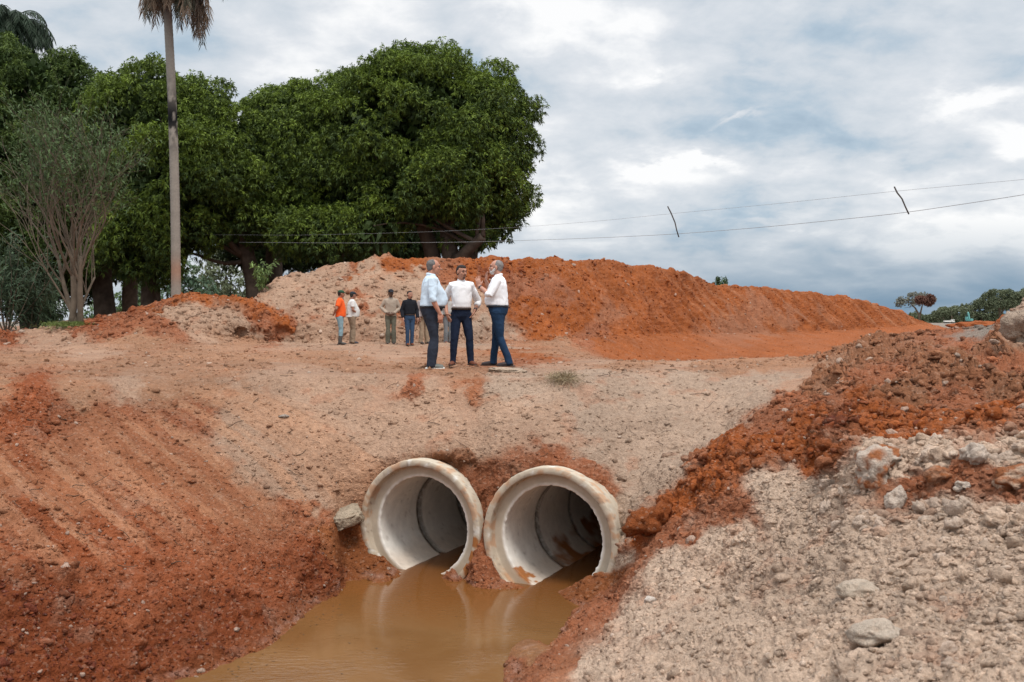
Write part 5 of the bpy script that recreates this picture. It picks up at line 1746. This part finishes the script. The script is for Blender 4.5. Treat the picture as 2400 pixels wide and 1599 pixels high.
        so_ = solid_tube([base + fd * -.085 + Vector((0, 0, .012)), base + fd * .04 + Vector((0, 0, .012)), base + fd * .14 + Vector((0, 0, .012)), base + fd * .205 + Vector((0, 0, .014))], [.036, .042, .046, .030], 12, .30, ref=side)
        fuse('sole', [so_], .007, plain('sole', sole or (.05, .035, .03), .7), s, 1)
    # belt
    if belt is not None and not untuck:
        z = .985
        rb = [(z - .018, .008 + belly * .1, 0, (.108 + belly * .75) * B + .024, .160 * B + .019), (z + .018, .008 + belly * .1, 0, (.108 + belly * .75) * B + .024, .160 * B + .019)]
        fuse('belt', [ring_body(rb)], .01, plain('belt_leather', belt, .5), root, 1)
    # hair, beard, brows, eyes
    if hair is not None:
        HM = plain('hair', hair, .75, .3, .35, 30, .8, 120, .004)
        hs = [ell(H(-.030, 0, .034), (.092, .0815, .086), HR), ell(H(-.055, 0, -.015), (.055, .068, .06), HR)]
        if bald < .5: hs += [ell(H(-.012, 0, .074), (.088, .068, .050), HR), ell(H(.028, 0, .084), (.046, .058, .028), HR)]
        fuse('hair', hs, .007, HM, root, 3, .0015, 20, seed=seed)
        for sg in (-1, 1):
            bm_ = solid_tube([H(.086, sg * .052, .034), H(.097, sg * .032, .042), H(.096, sg * .014, .037)], [.003, .0052, .004], 6)
            fuse('eyebrow', [bm_], .003, plain('brow', tuple(c * .6 for c in hair), .8), root, 0)
    if beard is not None:
        bs = [ell(H(.066, 0, -.088), (.032, .030, .026), HR)] if beard[0] < .2 else [ell(H(.050, 0, -.082), (.050, .050, .038), HR), solid_tube([H(.0, -.070, -.02), H(.035, -.058, -.062), H(.060, -.035, -.092)], [.016, .022, .022], 8), solid_tube([H(.0, .070, -.02), H(.035, .058, -.062), H(.060, .035, -.092)], [.016, .022, .022], 8),
              ]
        bs += [solid_tube([H(.086, -.030, -.054), H(.103, 0, -.043), H(.086, .030, -.054)], [.007, .009, .007], 8)]
        fuse('beard', bs, .006, plain('beard', beard, .85, .2, .2, 40), root, 1, .002, 25)
    for sg in (-1, 1):
        V, Fc = ell(H(.082, sg * .031, .010), (.013, .015, .009), HR, 2)
        me = bpy.data.meshes.new('eye'); me.from_pydata([tuple(v) for v in V], [], Fc); me.materials.append(plain('eye', (.05, .035, .03), .3, .5))
        obj('eye', me, root)
    if cap is not None:
        cs = [ell(H(-.012, 0, .062), (.106, .086, .068), HR)]
        cs.append(ell(H(.112, 0, .052), (.062, .068, .010), HR @ Matrix.Rotation(math.radians(10), 3, 'Y')))
        fuse('cap', cs, .007, cloth('cap_cloth', cap), root, 2)
    if watch is not None:
        A = arms[0 if watch == 'L' else 1]; Wr = Vector(A['wrist']); El = Vector(A['elbow']); d_ = (Wr - El).normalized()
        fuse('watch', [solid_tube([Wr - d_ * .045, Wr - d_ * .018], [.034, .034], 14)], .005, plain('watch', (.02, .02, .022), .3, .6), root, 1)
    return root


def stand(px, py, d_hint=None, z=None):
    p, rc = surf(px, py)
    return p


def make_people():
    D = math.radians
    # man in light blue shirt, facing right, seen from behind his right side
    d = 16.4
    g = lambda px, d: Vector((W(px, 0, d).x, d, ground_z(W(px, 0, d).x, d) - .005))
    hang = lambda sg, fx=.03: dict(elbow=(-.02, sg * .245, 1.125), wrist=(.085 + fx, sg * .235, .88), dir=(.15, 0, -1), palm=(0, -sg, 0), thumb=(1, 0, 0), curl=.40)
    rt = dict(elbow=(-.03, -.255, 1.12), wrist=(.09, -.25, .885), dir=(.12, 0, -1), palm=(-.2, 1, 0), thumb=(1, .2, 0), curl=.45, sleeve='roll')
    lt = dict(elbow=(-.02, .24, 1.12), wrist=(.08, .22, .88), dir=(.15, 0, -1), palm=(0, -1, 0), thumb=(1, 0, 0), curl=.5, sleeve='roll')
    build_person('person in pale blue rolled-sleeve shirt and charcoal trousers, back half turned, grey hair', g(1011, d), D(14), 1.80, (-2, 3), (lt, rt),
                 (dict(knee=(.06, .09, .49), ankle=(.02, .10, .09), flare=1.2, toe=.1), dict(knee=(.03, -.10, .49), ankle=(-.02, -.10, .09), flare=1.25, toe=-.15)), belly=.075, bulk=1.08,
                 shirt=(.58, .69, .79), trousers=(.030, .036, .052), shoe=(.13, .135, .12), sole=(.75, .74, .7), hair=(.13, .12, .115), beard=None, skin=(.45, .21, .14), bald=0.6, belt=(.015, .015, .018), seed=1)
    # middle man, hands on hips
    d = 16.9
    ra = dict(elbow=(-.12, -.275, 1.13), wrist=(.07, -.255, .90), dir=(.42, .28, -.85), palm=(-.2, 1, 0), thumb=(.8, .3, .3), curl=.15, spread=.22, sleeve='roll')
    la = dict(elbow=(-.14, .315, 1.12), wrist=(.02, .235, .955), dir=(.45, -.45, -.72), palm=(-.4, -1, 0), thumb=(-.8, .2, .2), curl=.2, spread=.15, sleeve='three')
    build_person('person in white shirt and dark jeans with hands on hips, facing the camera', g(1081, d), D(-80), 1.70, (28, 6), (la, ra),
                 (dict(knee=(.03, .135, .48), ankle=(-.01, .165, .09), flare=.95, toe=.3), dict(knee=(.03, -.12, .48), ankle=(0, -.145, .09), flare=.95, toe=-.35)), belly=.014, bulk=.96,
                 shirt=(.78, .77, .77), trousers=(.014, .022, .045), shoe=(.14, .045, .022), hair=(.018, .013, .011), beard=(.11, .06, .045), skin=(.42, .20, .13), watch='L', seed=2)
    # right man, facing left, gesturing
    d = 16.9
    la = dict(elbow=(.10, .27, 1.16), wrist=(.285, .16, 1.31), dir=(.25, -.05, 1), palm=(.3, -1, 0), thumb=(-1, 0, .2), curl=.18, spread=.2, sleeve='roll')
    ra = dict(elbow=(.16, -.23, 1.22), wrist=(.225, -.13, 1.405), dir=(-.10, .35, 1), palm=(-1, .2, 0), thumb=(.2, 1, .1), curl=.2, spread=.15, sleeve='roll')
    build_person('person in white shirt and blue jeans raising both hands, white beard, facing left', g(1168, d), D(172), 1.80, (4, -3), (la, ra),
                 (dict(knee=(-.04, .10, .49), ankle=(-.20, .13, .09), flare=.95, toe=.1), dict(knee=(.05, -.09, .49), ankle=(.10, -.10, .09), flare=.95, toe=0)), belly=.05, bulk=1.08,
                 shirt=(.84, .84, .86), trousers=(.014, .034, .072), shoe=(.04, .03, .03), hair=(.20, .18, .17), beard=(.50, .46, .43), skin=(.47, .24, .17), watch='L', bald=.6, belt=(.015, .015, .02), seed=3)
    vx = .011
    # background group, all about twice as far
    back = 'workers and onlookers standing before the pale mound'
    leg = lambda a=.10, b=.11, fl=1.15: (dict(knee=(.03, a, .49), ankle=(.0, b, .09), flare=fl), dict(knee=(.03, -a, .49), ankle=(.0, -b, .09), flare=fl))
    d = 31.2
    bk = lambda sg: dict(elbow=(-.13, sg * .26, 1.13), wrist=(-.19, sg * .08, .98), dir=(-.1, -sg * .9, -.2), palm=(-1, 0, 0), thumb=(0, 0, 1), curl=.4)
    build_person('person in orange tee shirt, green cap and rubber boots, hands behind the back', g(797, d), D(12), 1.70, (8, 6), (bk(1), bk(-1)), leg(.10, .14, 1.0), belly=.03, bulk=1.05, sleeve='tee', untuck=True, voxel=vx,
                 shirt=(.80, .115, .025), trousers=(.22, .32, .36), boots=(.06, .055, .05), hair=(.02, .015, .012), cap=(.02, .07, .04), skin=(.30, .13, .08), group=back, seed=4)
    fr = lambda sg: dict(elbow=(-.02, sg * .25, 1.13), wrist=(.17, sg * .10, 1.0), dir=(.3, -sg * .8, -.2), palm=(-1, 0, 0), thumb=(0, 0, 1), curl=.5)
    d = 31.9
    build_person('person in plain white tee shirt, khaki trousers and dark cap, beside the orange tee shirt', g(825, d), D(20), 1.66, (15, 4), (fr(1), fr(-1)), leg(.09, .10, 1.25), belly=.07, bulk=1.1, sleeve='tee', untuck=True, voxel=vx,
                 shirt=(.62, .62, .60), trousers=(.27, .20, .14), shoe=(.05, .05, .06), hair=(.03, .025, .02), cap=(.025, .03, .04), skin=(.32, .15, .10), group=back, seed=5)
    d = 32.0
    r1 = dict(elbow=(-.04, -.30, 1.16), wrist=(.13, -.12, .98), dir=(.3, .8, -.35), palm=(-1, 0, 0), thumb=(0, 0, 1), curl=.4)
    l1 = dict(elbow=(-.03, .26, 1.13), wrist=(.12, .09, .97), dir=(.3, -.8, -.3), palm=(-1, 0, 0), thumb=(0, 0, 1), curl=.4)
    build_person('person in loose khaki-grey long sleeved shirt, dark cap and olive trousers', g(916, d), D(-82), 1.75, (12, 6), (l1, r1), leg(.085, .09, 1.3), belly=.0, bulk=.97, sleeve='long', untuck=True, voxel=vx,
                 shirt=(.36, .29, .23), trousers=(.13, .125, .095), shoe=(.07, .06, .05), hair=(.02, .02, .02), cap=(.02, .02, .025), skin=(.11, .055, .035), group=back, seed=6)
    d = 31.4
    build_person('person in black button shirt and blue jeans with brown shoes, dark wavy hair', g(960, d), D(-70), 1.72, (25, 0), (hang(1), hang(-1)), leg(.075, .07, .95), belly=.0, bulk=.96, sleeve='long', voxel=vx,
                 shirt=(.012, .013, .018), trousers=(.035, .065, .12), shoe=(.16, .05, .02), hair=(.02, .014, .011), beard=(.10, .055, .04), skin=(.45, .23, .16), belt=(.03, .015, .01), group=back, seed=7)
    d = 32.2
    build_person('person in lilac-grey shirt and khaki trousers, moustached, partly hidden behind the pale blue shirt', g(993, d), D(-55), 1.68, (20, 0), (hang(1, .05), hang(-1, .05)), leg(.09, .12, 1.25), belly=.06, bulk=1.06, sleeve='long', untuck=True, voxel=vx,
                 shirt=(.34, .29, .28), trousers=(.31, .23, .16), shoe=(.06, .05, .045), hair=(.018, .014, .012), skin=(.30, .15, .10), group=back, seed=8)
    d = 33.0
    build_person('person in grey trousers and brown shoes, seen only between the two left men in front', g(1050, d), D(-75), 1.66, (0, 0), (hang(1), hang(-1)), leg(.08, .08, 1.2), belly=.03, bulk=1.0, sleeve='long', voxel=vx,
                 shirt=(.35, .33, .31), trousers=(.17, .18, .19), shoe=(.16, .05, .03), hair=(.02, .015, .012), skin=(.33, .16, .11), group=back, seed=9)


make_people()
